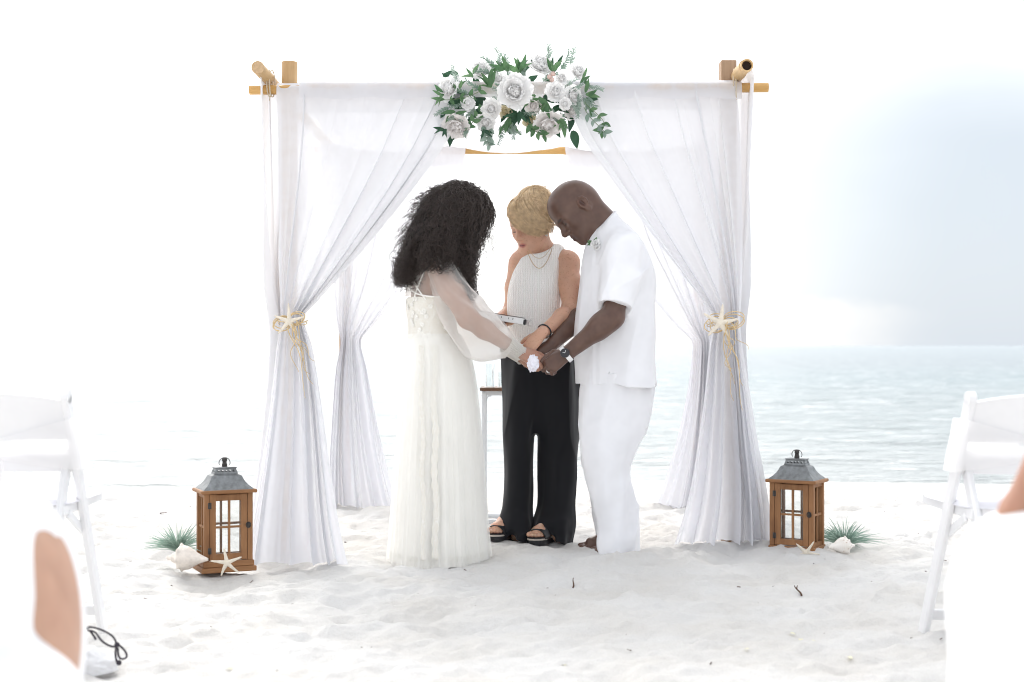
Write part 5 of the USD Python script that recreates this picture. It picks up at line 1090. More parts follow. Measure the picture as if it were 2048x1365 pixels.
    Mw = np.eye(4); Mw[:3, 0], Mw[:3, 1], Mw[:3, 2], Mw[:3, 3] = d, b, a, wc + a * 0.0375
    def dial(mm): mm = mm.copy(); mm.apply_transform(Mw); return mm
    put(wt, "watch_case", dial(lathe([(0.0, 0.0), (0.021, 0.0), (0.0215, 0.005), (0.0205, 0.008), (0.0185, 0.0088), (0.018, 0.0075), (0.0, 0.0075)], 32)), M_black, smooth=40)
    for an, l in ((0.9, 0.010), (2.6, 0.014)): put(wt, "watch_hand", dial(bar((0, 0, 0.0083), (math.cos(an) * l, math.sin(an) * l, 0.0083), 0.0016, 0.0006, (0, 0, 1))), M_white_part)
    p0, p1 = fL[2][0], fL[2][1]; dd = (p1 - p0) / np.linalg.norm(p1 - p0); rc = p0 + dd * 0.021; a, b, _ = frame_of(dd)
    put(t, "ring", sheet(np.stack([np.stack([rc + dd * o_ + (a * math.cos(x) + b * math.sin(x)) * r for x in g]) for o_, r in ((-0.0035, 0.0102), (-0.003, 0.0114), (0.003, 0.0114), (0.0035, 0.0102))])), M_silver, smooth=True)
    return dict(fL=fL, W=W, R=R, sc=sc, wL=wL)
GR = groom()
def boutonniere():
    t = thing("boutonniere", "small white and green flower pinned to the chest of the white shirt", "flower", (0, 0, 0)); c = at(1187, 487, GY - 0.13); rg = np.random.default_rng(4)
    for k in range(3): bloom(t, c + np.array([rg.uniform(-0.018, 0.018), -0.012, rg.uniform(-0.02, 0.02)]), (-0.5, -0.8, 0.2), 0.021, M_petal, 300 + k, 6, 5, 6)
    for k in range(9):
        a = rg.uniform(0, 6.28); put(t, "leaf", orient(leaf_mesh(0.034, 0.014, 0.2, 0.3), c + (0, 0.0, 0), (math.cos(a), -0.5, math.sin(a)), (0, -1, 0.2)), M_leaf, smooth=True)
boutonniere()
# ================================================================ the officiant: white knit top, black wide trousers, facing the viewer
OY = 6.95
M_skin_tan = skin("tanned_skin", 0.48, 0.35, (0.30, 0.12, 0.06), var=0.10, sub=0.15)
def knit():
    return looks("ribbed_knit", {"tc": ("texture_coordinate", {}), "sep": ("separate_xyz", {}), "wx": ("math", {"math_type": "multiply", "value2": 560.0}), "sx": ("math", {"math_type": "sine"}), "wz": ("math", {"math_type": "multiply", "value2": 760.0}), "sz": ("math", {"math_type": "sine"}),
        "mul": ("math", {"math_type": "multiply"}), "hx": ("math", {"math_type": "multiply_add", "value2": 1.6}), "n": ("noise_texture", {"scale": 200.0, "detail": 2.0}), "r": ("rgb_ramp", {"ramp": [(0.0, (0.78, 0.765, 0.73)), (0.3, (0.93, 0.925, 0.90)), (1.0, (0.96, 0.955, 0.94))]}), "mr": ("map_range", {"from_min": -2.6, "from_max": 2.2, "to_min": 0.0, "to_max": 1.0}),
        "b": ("bump", {"strength": 0.35, "distance": 0.002}), "p": ("principled_bsdf", {"roughness": 0.95, "specular_ior_level": 0.1, "sheen_weight": 0.2})},
        [("tc.object", "sep.vector"), ("sep.x", "wx.value1"), ("wx.value", "sx.value1"), ("sep.z", "wz.value1"), ("wz.value", "sz.value1"), ("sx.value", "mul.value1"), ("sz.value", "mul.value2"), ("sx.value", "hx.value1"), ("mul.value", "hx.value3"), ("hx.value", "mr.value"), ("mr.result", "r.fac"), ("r.color", "p.base_color"), ("hx.value", "b.height"), ("b.normal", "p.normal")], surface="p.BSDF")
M_knit = knit()
M_blacklinen = cotton("black_linen", (0.0065, 0.007, 0.010), 0.3, 260.0, 0.75)
M_blackleather = plain("black_leather", (0.012, 0.012, 0.014), 0.35)
M_welt = plain("pale_welt", (0.55, 0.50, 0.44), 0.6)
M_gold = plain("gold_chain", (0.80, 0.58, 0.28), 0.3, metallic=1.0)
def hairmat(name, root, tip, rough=0.35, clump=1.0, span=0.42):
    """Strand colour varies from strand to strand and towards the tips."""
    return looks(name, {"h": ("hair_info", {}), "cl": ("math", {"math_type": "divide", "value2": clump}), "fl": ("math", {"math_type": "floor"}), "r": ("rgb_ramp", {"ramp": [(0.0, root), (0.45, tuple(np.array(root) * 0.5 + np.array(tip) * 0.5)), (1.0, tip)]}), "tc": ("texture_coordinate", {}), "n": ("noise_texture", {"scale": 45.0, "detail": 2.0}), "wn": ("white_noise_texture", {"dimensions": "1D"}), "mixn": ("math", {"math_type": "multiply_add", "value2": span}), "a": ("math", {"math_type": "multiply_add", "value2": 0.30}), "a2": ("math", {"math_type": "multiply_add", "value2": 1.0, "value3": -0.28}),
        "p": ("principled_bsdf", {"roughness": rough, "specular_ior_level": 0.5})}, [("h.intercept", "a.value1"), ("tc.object", "n.vector"), ("n.fac", "a2.value1"), ("a2.value", "mixn.value3"), ("h.index", "cl.value1"), ("cl.value", "fl.value1"), ("fl.value", "wn.w"), ("wn.value", "mixn.value1"), ("mixn.value", "a.value3"), ("a.value", "r.fac"), ("r.color", "p.base_color")], surface="p.BSDF")
M_blond = hairmat("blond_hair", (0.33, 0.20, 0.10), (0.98, 0.77, 0.50), 0.35, 12.0, 0.62)
M_blond_cap = plain("blond_hair_mass", (0.64, 0.45, 0.26), 0.6, 0.2, 40, stretch=(1, 1, 4))
def officiant():
    t = thing("person", "blond person in white ribbed knit top and black wide trousers, facing forward", "person", (0, 0, 0)); P = at
    S = Solid(); f, u = np.array([-0.61, -0.68, -0.36]), np.array([-0.33, -0.27, 0.90]); sc = 1.17
    ff = f / np.linalg.norm(f); uu = u - ff * (u @ ff); uu /= np.linalg.norm(uu); R = np.stack([np.cross(ff, uu), ff, uu], 1)
    o = P(1063.5, 448, OY - 0.02)
    W, R = head(S, o, f, u, sc, 0.95, 0.95, 1.0, 0.7, jaw=1.0)
    S.cone(W(0, -0.02, -0.05), P(1082, 512, OY + 0.02), 0.052, 0.056, 0.03); S.cone(P(1082, 505, OY + 0.02), P(1080, 530, OY + 0.02), 0.058, 0.07, 0.04)
    sR, sL = P(1037, 528, OY + 0.01), P(1136, 526, OY - 0.01)
    S.cone(P(1050, 520, OY + 0.02), P(1110, 518, OY + 0.02), 0.058, 0.060, 0.04)
    S.loft(outline([(520, 1038, 1130, OY, 0.085), (560, 1026, 1122, OY, 0.10), (600, 1020, 1118, OY, 0.105), (650, 1022, 1118, OY, 0.095), (710, 1022, 1130, OY, 0.09), (760, 1024, 1134, OY, 0.085), (810, 1030, 1130, OY, 0.08)], OY), 0.04)
    S.cone(sL - (0.0, 0, 0), sL, 0.052, 0.052, 0.04); eL, wL = P(1141, 622, OY - 0.10), P(1082, 668, OY - 0.34)
    S.chain([sL, sL * 0.55 + eL * 0.45 + (0.004, 0, 0), eL], [0.054, 0.050, 0.041], 0.03); S.chain([eL, eL * 0.7 + wL * 0.3, wL], [0.041, 0.040, 0.026], 0.025)
    eR, wR = P(1022, 622, OY + 0.13), P(985, 650, OY - 0.17)
    S.chain([sR, sR * 0.5 + eR * 0.5, eR], [0.050, 0.044, 0.037], 0.03); S.chain([eR, wR], [0.036, 0.026], 0.02)
    fw = (-0.62, -0.12, -0.72); fl = hand(S, wL, fw, (-0.35, -0.80, 0.45), 1, 1.0, (28, 26, 14), 5.0, thumb=((0.020, 0.015, -0.006), (0.042, 0.036, -0.012), (0.056, 0.060, -0.016), (0.062, 0.082, -0.018)))
    hand(S, wR, (0.80, -0.55, 0.02), (0.1, 0.1, -0.96), -1, 0.92, (8, 14, 8), 3.0)
    for kx, ax, yy in ((1037, 1033, OY), (1118, 1106, OY - 0.02)):
        hip, kn, an = P(kx * 0.5 + 1078 * 0.5, 790, OY), P(kx, 925, yy), P(ax, 1068, yy - 0.02); S.chain([hip, kn, an], [0.07, 0.05, 0.036], 0.03)
    def shod(ax, ay, tx, ty, yy, ty_off):
        h = P(ax, ay, yy); z0 = P(tx, ty, yy - ty_off)[2]; heel = np.array([h[0], yy, z0]); toe = np.array([P(tx, ty, yy - ty_off)[0], yy - ty_off, z0]); foot(S, heel + (0, 0, 0.036), toe + (0, 0, 0.036), 0.98); return heel, toe
    hA, tA = shod(1105, 1078, 1066, 1091, OY, 0.17); hB, tB = shod(1022, 1070, 984, 1083, OY + 0.02, 0.16)
    m = S.mesh(P(940, 1110, OY) - (0, 0.60, 0.02), P(1185, 365, OY) + (0, 0.3, 0.05), 0.0034); v = m.vertices
    col = np.tile((0.64, 0.38, 0.265), (len(v), 1)).astype(float); sk = col[0]
    T = lambda c, r, color, am, soft=0.6: tint(col, v, W(*c), (np.array(r) * sc, R), color, am, soft)
    col = T((0, 0.088, -0.0645), (0.024, 0.03, 0.0125), (0.46, 0.145, 0.135), 0.85, 0.4); col = T((0, 0.093, -0.0645), (0.017, 0.03, 0.0035), (0.10, 0.03, 0.03), 0.8)
    for x in (-1, 1):
        col = T((x * 0.042, 0.06, -0.028), (0.026, 0.03, 0.022), (0.56, 0.24, 0.17), 0.5, 0.9); col = T((x * 0.030, 0.090, 0.020), (0.021, 0.03, 0.0045), (0.22, 0.13, 0.07), 0.7); col = T((x * 0.031, 0.083, -0.0062), (0.016, 0.02, 0.0036), (0.03, 0.018, 0.016), 0.95); col = T((x * 0.031, 0.083, 0.003), (0.017, 0.02, 0.007), (0.42, 0.21, 0.15), 0.5)
    for pts in fl: col = tint(col, v, pts[-1], 0.008, (0.62, 0.40, 0.34), 0.6)
    put(t, "body", m, M_skin_tan, col=col)
    # knit top
    K = Solid(); rows = [(497, 1058, 1108, OY + 0.005, 0.075), (506, 1046, 1118, OY, 0.090), (520, 1036, 1124, OY, 0.105), (545, 1026, 1121, OY - 0.005, 0.122), (580, 1016, 1119, OY - 0.012, 0.138), (610, 1013, 1119, OY - 0.008, 0.132), (650, 1014, 1121, OY, 0.120), (690, 1013, 1128, OY, 0.122), (722, 1009, 1140, OY, 0.125)]
    K.loft(outline(rows, OY), 0.02, 2.2); K.cone(P(1060, 512, OY + 0.0), P(1112, 508, OY + 0.01), 0.046, 0.050, 0.03)
    for a, b, r in ((sL + (0.010, 0, 0.02), eL + (0.035, 0, 0), 0.0555), (sR - (0.006, 0, -0.02), eR - (0.03, 0, 0), 0.0505)): K.cone(a, b, r, r, 0.008, "s")      # armholes
    K.cone(P(1081, 498, OY + 0.02), P(1072, 478, OY - 0.05), 0.060, 0.085, 0.006, "s")
    wk = folds(31, 0.010, (0.3, 0, 1), 9.0)
    tp = put(t, "knit_top", K.mesh(P(990, 730, OY) - (0, 0.2, 0), P(1165, 485, OY) + (0, 0.2, 0), 0.0034, lambda p: wk(p) * np.clip((P(0, 560, OY)[2] - p[..., 2]) / 0.1, 0, 1)), M_knit, smooth=True)
    # trousers
    B = Solid(); lg = [(712, 1008, 1092, OY, 0.118), (760, 1004, 1090, OY, 0.128), (800, 1003, 1082, OY, 0.125), (850, 1004, 1073, OY, 0.112), (890, 1006, 1069, OY, 0.104), (960, 1010, 1064, OY, 0.096), (1010, 1007, 1062, OY, 0.096), (1045, 998, 1061, OY - 0.02, 0.105), (1074, 990, 1058, OY - 0.04, 0.115)]
    rg_ = [(712, 1064, 1148, OY, 0.118), (760, 1066, 1158, OY, 0.128), (800, 1070, 1160, OY, 0.125), (850, 1071, 1159, OY, 0.112), (890, 1073, 1156, OY, 0.104), (960, 1078, 1149, OY, 0.096), (1010, 1078, 1142, OY, 0.096), (1050, 1069, 1137, OY - 0.02, 0.105), (1082, 1066, 1130, OY - 0.04, 0.112)]
    B.loft(outline(lg, OY), 0.02); B.loft(outline(rg_, OY), 0.006); B.loft(outline([(710, 1016, 1146, OY, 0.120), (760, 1016, 1152, OY, 0.122), (820, 1030, 1140, OY, 0.108), (868, 1052, 1092, OY, 0.06)], OY), 0.03)
    for rws, yc in ((lg, OY - 0.04), (rg_, OY - 0.04)):
        a = rws[-1]; z = at(0, a[0], yc)[2]; cx = (at(a[1], a[0], yc)[0] + at(a[2], a[0], yc)[0]) / 2; B.cone((cx, yc - 0.02, z - 0.02), (cx, yc, z + 0.05), 0.066, 0.05, 0.004, "s"); B.cone((cx - 0.012, yc - 0.14, z - 0.02), (cx - 0.008, yc - 0.10, z + 0.01), 0.036, 0.030, 0.01, "s")
    fk, fz = folds(41, 0.042, (0.06, 0, 1), 10.0), folds(42, 0.03, (0.9, 0.1, 0.35), 10.0); zk = P(0, 1010, OY)[2]
    put(t, "trousers", B.mesh(P(970, 1095, OY) - (0, 0.22, 0), P(1180, 708, OY) + (0, 0.2, 0), 0.004, lambda p: fk(p) + fz(p) * np.clip((zk - p[..., 2]) / 0.12, 0, 1)), M_blacklinen, smooth=True)
    # sandals
    for h, e in ((hA, tA), (hB, tB)):
        d = e - h; L = np.linalg.norm(d); d /= L; r = np.cross(d, [0, 0, 1.0]); n = 30; s = np.linspace(0, 1, n)
        w = lerp_table(s, [0, 0.06, 0.2, 0.45, 0.75, 0.92, 1.0], [0.012, 0.028, 0.034, 0.034, 0.046, 0.036, 0.014]); c = h[None] + d * (-0.035 + (L + 0.045) * s[:, None])
        edge = np.vstack([c + r * w[:, None], (c - r * w[:, None])[::-1]])
        from shapely.geometry import Polygon
        def slab(z0, z1, grow=0.0):
            mm = trimesh.creation.extrude_polygon(Polygon(edge[:, :2]).buffer(grow), z1 - z0, engine="earcut"); mm.apply_translation((0, 0, h[2] + z0)); return mm
        sn = put(t, "sandal", slab(0.0, 0.024), M_blackleather); put(sn, "welt", slab(0.024, 0.031, 0.0015), M_welt); put(sn, "insole", slab(0.031, 0.036), M_blackleather)
        a = np.linspace(-0.05, np.pi + 0.05, 20); rows = []
        for k in np.linspace(0.58, 0.84, 7): rows.append(np.stack([h + d * (L * k) + r * math.cos(x) * 0.050 + (0, 0, 0.030 + math.sin(x) * (0.064 - 0.09 * (k - 0.58))) for x in a]))
        put(sn, "strap", sheet(np.array(rows), 0.004), M_blackleather, smooth=True)
    # hair: a soft mass, and strands combed from the crown across the brow to a knot behind
    Hc = Solid(); Hc.ell(W(0, -0.018, 0.045), np.array([0.082, 0.100, 0.088]) * sc, R, 0.03); Hc.ell(P(1070, 392, OY + 0.03), (0.075, 0.075, 0.05), None, 0.05); Hc.ell(P(1092, 425, OY + 0.05), (0.05, 0.07, 0.07), None, 0.04); Hc.ell(P(1036, 420, OY - 0.02), (0.05, 0.06, 0.045), None, 0.04)
    Hc.cone(P(1030, 424, OY - 0.12), P(1085, 452, OY - 0.105), 0.020, 0.020, 0.03); Hc.plane(P(1045, 446, OY), (-0.45, -0.05, -0.89), 0.012); Hc.ell(W(0, 0.03, -0.12), np.array([0.06, 0.10, 0.085]) * sc, R, 0.01, "s")
    cap = Hc.mesh(o - 0.22, o + 0.24, 0.005); hr = put(t, "hair", cap, M_blond_cap, smooth=True)
    allv = np.vstack([cap.vertices, v[v[:, 2] > o[2] - 0.16]]); rel = allv - [0, 0, CAM_H]; pp = np.stack([1024 + F * rel[:, 0] / rel[:, 1], 692 - F * rel[:, 2] / rel[:, 1]], 1)
    from scipy.spatial import cKDTree
    tree2 = cKDTree(pp)
    rg = np.random.default_rng(77); st, wd = [], []
    cx, cy = 1062, 432
    dcache = {}
    def dep(x, y, lift):
        key = (round(x / 2), round(y / 2))
        if key not in dcache: ii = tree2.query_ball_point((key[0] * 2, key[1] * 2), 3.5); dcache[key] = allv[ii, 1].min() if ii else OY + 0.0
        return dcache[key] - lift
    guides = [([(1026, 398), (1017, 412), (1016, 426), (1027, 442), (1046, 457), (1072, 467)], 1.0), ([(1030, 404), (1022, 420), (1021, 433), (1035, 450), (1056, 463), (1080, 467)], 1.0), ([(1036, 396), (1028, 412), (1034, 430), (1052, 449), (1074, 460), (1094, 463)], 1.0), ([(1046, 386), (1040, 402), (1050, 422), (1070, 441), (1088, 452), (1100, 456)], 1.0), ([(1060, 378), (1058, 394), (1070, 414), (1086, 432), (1096, 444), (1104, 448)], 1.0), ([(1074, 374), (1078, 388), (1088, 404), (1096, 418), (1101, 430), (1103, 440)], 1.0),
              ([(1030, 408), (1042, 392), (1060, 386), (1080, 390), (1094, 400), (1100, 412)], 0.6), ([(1026, 418), (1040, 404), (1062, 400), (1084, 406), (1098, 416), (1103, 428)], 0.6), ([(1042, 388), (1056, 376), (1072, 372), (1086, 378), (1095, 388), (1099, 398)], 0.6)]
    for k in range(260):        # locks of a dozen strands
        i = rg.integers(0, 5) if k % 3 else rg.integers(6, 8); tt0 = rg.uniform(0, 1); a, b = np.array(guides[i][0], float), np.array(guides[i + 1][0], float); lift0 = rg.uniform(0.001, 0.015); cj = rg.normal(size=(6, 2)) * np.array([0.8, 1.0, 1.6, 2.0, 2.2, 3.0])[:, None]; s0, s1 = rg.uniform(0, 0.12), rg.uniform(0.88, 1.08)
        for j_ in range(12):
            tt = np.clip(tt0 + rg.normal() * 0.035, 0, 1); q = a * (1 - tt) + b * tt + cj; jit = rg.normal(size=2) * 0.7; lift = lift0 + rg.uniform(-0.001, 0.004)
            pts = np.stack([P(x + jit[0] * (0.4 + 0.25 * j), y + jit[1] * (0.4 + 0.25 * j), dep(x, y, lift)) for j, (x, y) in enumerate(q)]); c = spline(pts, 14); st.append(c); wd.append(np.linspace(0.0015, 0.0008, 14) * rg.uniform(0.8, 1.3))
    for k in range(160):       # knot at the back and flyaways
        a = rg.uniform(0, 6.28); x0, y0 = 1090 + rg.normal() * 5, 405 + rg.normal() * 8; pts = [P(x0 + 9 * math.cos(a + s) * (1 - 0.1 * s), y0 + 12 * math.sin(a + s), OY + 0.02 + 0.02 * math.sin(s)) for s in np.linspace(0, 3, 7)]; st.append(spline(pts, 14)); wd.append(np.full(14, 0.0016))
    for k in range(110):
        x0 = rg.uniform(1024, 1100); y0 = 374 + max(0, 1062 - x0) ** 1.5 * 0.17 + rg.uniform(0, 6); l = rg.uniform(3, 12); b = rg.uniform(-10, 14); st.append(spline([P(x0, y0 + 6, OY), P(x0 + b * 0.3, y0 - l * 0.6, OY - 0.01), P(x0 + b, y0 - l * rg.uniform(0.2, 0.9), OY - 0.02)], 8)); wd.append(np.full(8, 0.0008))
    for k in range(16):
        x0 = rg.uniform(1092, 1104); l = rg.uniform(15, 42); b = rg.uniform(-4, 12); st.append(spline([P(x0 - 4, 445, OY), P(x0 + b * 0.5, 445 + l * 0.5, OY - 0.02), P(x0 + b + 3, 445 + l, OY - 0.03)], 9)); wd.append(np.full(9, 0.0008))
    tag(curves(hr, "strands", st, wd, M_blond), kind="stuff")
    put(hr, "hair_clip", cat_([placed(trimesh.creation.icosphere(2, 0.011), P(1098, 394, OY + 0.0)), placed(trimesh.creation.icosphere(2, 0.008), P(1101, 399, OY))]), M_black, smooth=True)
    # jewellery
    put(t, "earring", placed(placed(lathe([(0, 0), (0.0085, 0.001), (0.0085, 0.003), (0, 0.004)], 18), (0, 0, 0), 1.3), P(1093, 470, OY - 0.075)), M_white_part, smooth=True)
    g = np.linspace(0.0, np.pi, 24); ch = lambda x0, x1, yt, yb: [P(x0 + (x1 - x0) * s, yt + (yb - yt) * math.sin(np.pi * s) ** 0.8 + (s * -6), OY - 0.10 - 0.05 * math.sin(np.pi * s)) for s in np.linspace(0, 1, 24)]
    put(t, "necklace", tube(ch(1055, 1104, 503, 540), 0.0014, 6), M_gold); put(t, "necklace", tube(ch(1058, 1102, 500, 520), 0.0010, 6), M_gold)
    d = (wL - eL) / np.linalg.norm(wL - eL); a, b, _ = frame_of(d); bc = wL - d * 0.035; g = np.linspace(0, 2 * np.pi, 33)
    br = put(t, "bracelet", tube(np.stack([bc + (a * math.cos(x) + b * math.sin(x)) * 0.0335 + d * 0.004 * math.sin(x) for x in g]), 0.0035, 6, False), M_black, smooth=True)
    put(br, "bracelet_plate", tube(np.stack([bc + (a * math.cos(x) + b * math.sin(x)) * 0.0345 for x in np.linspace(-2.2, -1.0, 10)]), 0.0042, 6), M_silver, smooth=True)
    q0, q1 = fl[2][0], fl[2][1]; dd = (q1 - q0) / np.linalg.norm(q1 - q0); a, b, _ = frame_of(dd); rc = q0 + dd * 0.018
    rn = put(t, "ring", tube(np.stack([rc + (a * math.cos(x) + b * math.sin(x)) * 0.0105 for x in g]), 0.0015, 6, False), M_silver, smooth=True); put(rn, "stone", placed(trimesh.creation.icosphere(1, 0.007), rc + np.array([-0.004, -0.012, 0.006])), M_silver, smooth=False)
    return dict(wR=wR)
OF = officiant()
def binder():
    t = thing("ring_binder", "white binder of papers held open at the waist of the knit top", "binder", (0, 0, 0)); a, b = at(957, 631, OY - 0.30), at(1050, 646, OY - 0.34); d = (b - a) / np.linalg.norm(b - a); n = np.array([0.05, 0.02, 1.0]); n = n - d * (n @ d); n /= np.linalg.norm(n); w = np.cross(n, d); L = np.linalg.norm(b - a); c = (a + b) / 2; R = np.stack([d, w, n], 1)
    if w[1] < 0: pass
    sg = 1 if w[1] > 0 else -1; q = lambda x, y, z: c + R @ np.array([x, y * sg, z])
    put(t, "cover", cat_([box(q(0, 0.085, -0.008), (L, 0.19, 0.004), R, 0.001), box(q(0, 0.085, 0.016), (L, 0.19, 0.003), R, 0.001), box(q(0, -0.012, 0.004), (L, 0.003, 0.027), R, 0.001)]), M_white_part)
    put(t, "pages", box(q(-0.004, 0.085, 0.004), (L - 0.014, 0.18, 0.016), R), plain("paper", (0.78, 0.78, 0.80), 0.8)); put(t, "spine_end", box(q(L / 2 - 0.002, 0.0, 0.003), (0.014, 0.034, 0.029), R, 0.006), M_black)
    for x in (-0.06, -0.03, 0.0, 0.035, 0.055): put(t, "binder_ring", rod(q(x, -0.0135, 0.004), q(x, -0.0135, 0.012), 0.0014, 8), M_black)
    put(t, "edge_strip", box(q(0, -0.010, 0.0205), (L * 0.98, 0.006, 0.003), R, 0.001), M_black)
binder()
# ================================================================ the bride: long curly hair, ivory dress with sheer sleeves, seen from behind her right side
BY = 6.52
M_skin_mid = skin("medium_brown_skin", 0.48, 0.0, var=0.08, sub=0.1)
M_ivory = cotton("ivory_lining", (0.945, 0.925, 0.875), 0.15, 120.0)
def lace():
    return looks("ivory_lace", {"tc": ("texture_coordinate", {}), "v": ("voronoi_texture", {"scale": 120.0, "feature": "distance_to_edge"}), "r": ("rgb_ramp", {"ramp": [(0.0, (0.90, 0.885, 0.84)), (0.06, (0.89, 0.87, 0.82)), (0.12, (0.80, 0.765, 0.68)), (1.0, (0.84, 0.80, 0.72))]}), "b": ("bump", {"strength": 0.5, "distance": 0.002, "invert": True}), "p": ("principled_bsdf", {"roughness": 0.8, "specular_ior_level": 0.2})},
        [("tc.object", "v.vector"), ("v.distance", "r.fac"), ("v.distance", "b.height"), ("r.color", "p.base_color"), ("b.normal", "p.normal")], surface="p.BSDF")
M_lace = lace()
M_tulle = sheer("ivory_tulle", (0.975, 0.968, 0.945), 0.32, 0.45, 0.12, 30.0, edge=0.3)
M_sleeve = sheer("sheer_sleeve", (0.92, 0.90, 0.87), 0.24, 0.45, 0.04, 12.0, edge=0.55)
M_cuff = sheer("pleated_cuff", (0.88, 0.87, 0.83), 0.68, 0.4, 0.08, 40.0, edge=0.3)
M_hair = hairmat("dark_curly_hair", (0.012, 0.010, 0.0095), (0.055, 0.036, 0.028), 0.36)
M_hair_mass = plain("dark_hair_mass", (0.010, 0.008, 0.008), 0.75, 0.4, 60)
def bride():
    t = thing("person", "person in ivory dress with sheer sleeves and long dark curly hair", "person", (0, 0, 0)); P = at
    S = Solid(); f, u = np.array([0.72, 0.42, -0.55]), np.array([0.42, 0.20, 0.88]); sc = 1.13
    o = P(922, 444, BY + 0.03); W, R = head(S, o, f, u, sc, 1.0, 0.95, 1.2, 0.8)
    S.cone(W(0, -0.03, -0.04), P(880, 520, BY + 0.02), 0.056, 0.062, 0.04)
    S.loft(outline([(515, 845, 895, BY, 0.08), (535, 830, 905, BY, 0.15), (560, 824, 908, BY, 0.155), (600, 822, 906, BY, 0.14), (640, 828, 900, BY, 0.125), (670, 828, 906, BY, 0.135), (720, 822, 924, BY, 0.165), (770, 822, 932, BY, 0.17), (810, 830, 925, BY, 0.15)], BY), 0.04)
    sR, eR, wR = P(873, 527, BY - 0.13), P(936, 637, BY - 0.20), P(1036, 704, BY - 0.085)
    S.chain([sR, sR * 0.5 + eR * 0.5, eR], [0.058, 0.054, 0.044], 0.03); S.chain([eR, eR * 0.68 + wR * 0.32, wR], [0.042, 0.040, 0.025], 0.03)
    sL, eL, wL = P(882, 527, BY + 0.16), P(950, 640, BY + 0.20), P(1040, 712, BY + 0.05)
    S.chain([sL, eL], [0.055, 0.042], 0.03); S.chain([eL, wL], [0.040, 0.025], 0.03)
    fr = hand(S, wR, (0.90, -0.06, -0.40), (0.25, -0.80, 0.55), -1, 0.98, (14, 26, 16), 3.0, thumb=((0.020, 0.015, -0.006), (0.040, 0.036, -0.010), (0.048, 0.062, -0.012), (0.048, 0.086, -0.012)))
    hand(S, wL, (0.86, -0.10, -0.52), (0.1, 0.75, -0.6), 1, 0.98, (20, 30, 18), 3.0)
    for k in (-1, 1):
        hip, kn, an = P(876, 800, BY + 0.07 * k), P(878, 950, BY + 0.09 * k), P(878, 1105, BY + 0.09 * k); S.chain([hip, kn, an], [0.085, 0.055, 0.036], 0.03); z = P(878, 1122, BY)[2]; foot(S, np.array([an[0] - 0.06, an[1], z]), np.array([an[0] + 0.17, an[1] + 0.06, z]), 0.95)
    m = S.mesh(P(785, 1128, BY) - (0, 0.35, 0.01), P(1125, 375, BY) + (0, 0.42, 0.03), 0.0037); v = m.vertices
    col = np.tile((0.36, 0.215, 0.155), (len(v), 1)).astype(float)
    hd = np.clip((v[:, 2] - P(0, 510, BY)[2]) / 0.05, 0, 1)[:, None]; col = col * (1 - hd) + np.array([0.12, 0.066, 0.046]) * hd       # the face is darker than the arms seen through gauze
    T = lambda c, r, color, am, soft=0.6: tint(col, v, W(*c), (np.array(r) * sc, R), color, am, soft)
    col = T((0, 0.088, -0.0645), (0.024, 0.03, 0.0125), (0.13, 0.05, 0.045), 0.7, 0.4)
    for x in (-1, 1): col = T((x * 0.030, 0.090, 0.020), (0.021, 0.03, 0.005), (0.02, 0.013, 0.01), 0.8); col = T((x * 0.031, 0.083, -0.0062), (0.016, 0.02, 0.0036), (0.015, 0.01, 0.01), 0.9)
    handmask = np.clip((v[:, 0] - wR[0] - 0.01) / 0.03, 0, 1)[:, None]; col = col * (1 - handmask) + np.array([0.40, 0.215, 0.15]) * handmask
    put(t, "body", m, M_skin_mid, col=col)
    # eyeglasses
    gl = put(t, "eyeglasses", cat_([tube(np.stack([W(x * 0.031 + 0.021 * math.cos(a), 0.106, -0.002 + 0.018 * math.sin(a)) for a in np.linspace(0, 2 * np.pi, 24)]), 0.0016, 6, False) for x in (-1, 1)] + [tube(np.stack([W(x * 0.052, 0.104, 0.004), W(x * 0.074, 0.06, 0.006), W(x * 0.080, -0.01, 0.006)]), 0.0016, 6) for x in (-1, 1)] + [tube(np.stack([W(-0.010, 0.107, 0.004), W(0.010, 0.107, 0.004)]), 0.0016, 6)]), M_black, smooth=True)
    # bodice with low back, lace belt
    D = Solid(); D.loft(outline([(596, 812, 916, BY, 0.158), (620, 813, 914, BY, 0.150), (640, 817, 912, BY, 0.142), (664, 818, 916, BY, 0.146), (676, 817, 922, BY, 0.15)], BY), 0.01, 2.1)
    D.plane(P(812, 600, BY) + (0, 0, 0.004), (-0.18, 0.0, 1.0), 0.003)
    bd = put(t, "bodice", D.mesh(P(795, 680, BY) - (0, 0.2, 0), P(935, 590, BY) + (0, 0.2, 0), 0.0035, folds(51, 0.006, (0.6, 0, 1), 14)), M_lace, smooth=True)
    rg = np.random.default_rng(51)
    bv, bf_, bn = meshkit.arrays(D.mesh(P(795, 680, BY) - (0, 0.2, 0), P(935, 590, BY) + (0, 0.2, 0), 0.006), True)
    ok = np.nonzero((bv[:, 1] < BY - 0.02) & (bn[:, 1] < -0.25) & (np.abs(bn[:, 2]) < 0.5))[0]
    for k in rg.choice(ok, 34, replace=False):      # appliqué blossoms
        parts = [orient(petal_mesh(0.013, 0.012, 0.2, 0.0, 500 + j, 4, 5, 0), bv[k] + bn[k] * 0.002, frame_of(bn[k])[0] * math.cos(j * 1.2566) + frame_of(bn[k])[1] * math.sin(j * 1.2566), bn[k]) for j in range(5)]
        put(bd, "lace_blossom", cat_(parts + [placed(trimesh.creation.icosphere(1, 0.0035), bv[k] + bn[k] * 0.003)]), M_ivory, smooth=True)
    # straps crossing on the back and shoulder
    def strap(pts, w=0.0036): put(t, "strap", tube(spline([P(x, y, Y) for x, y, Y in pts], 16), w, 8), M_ivory, smooth=True)
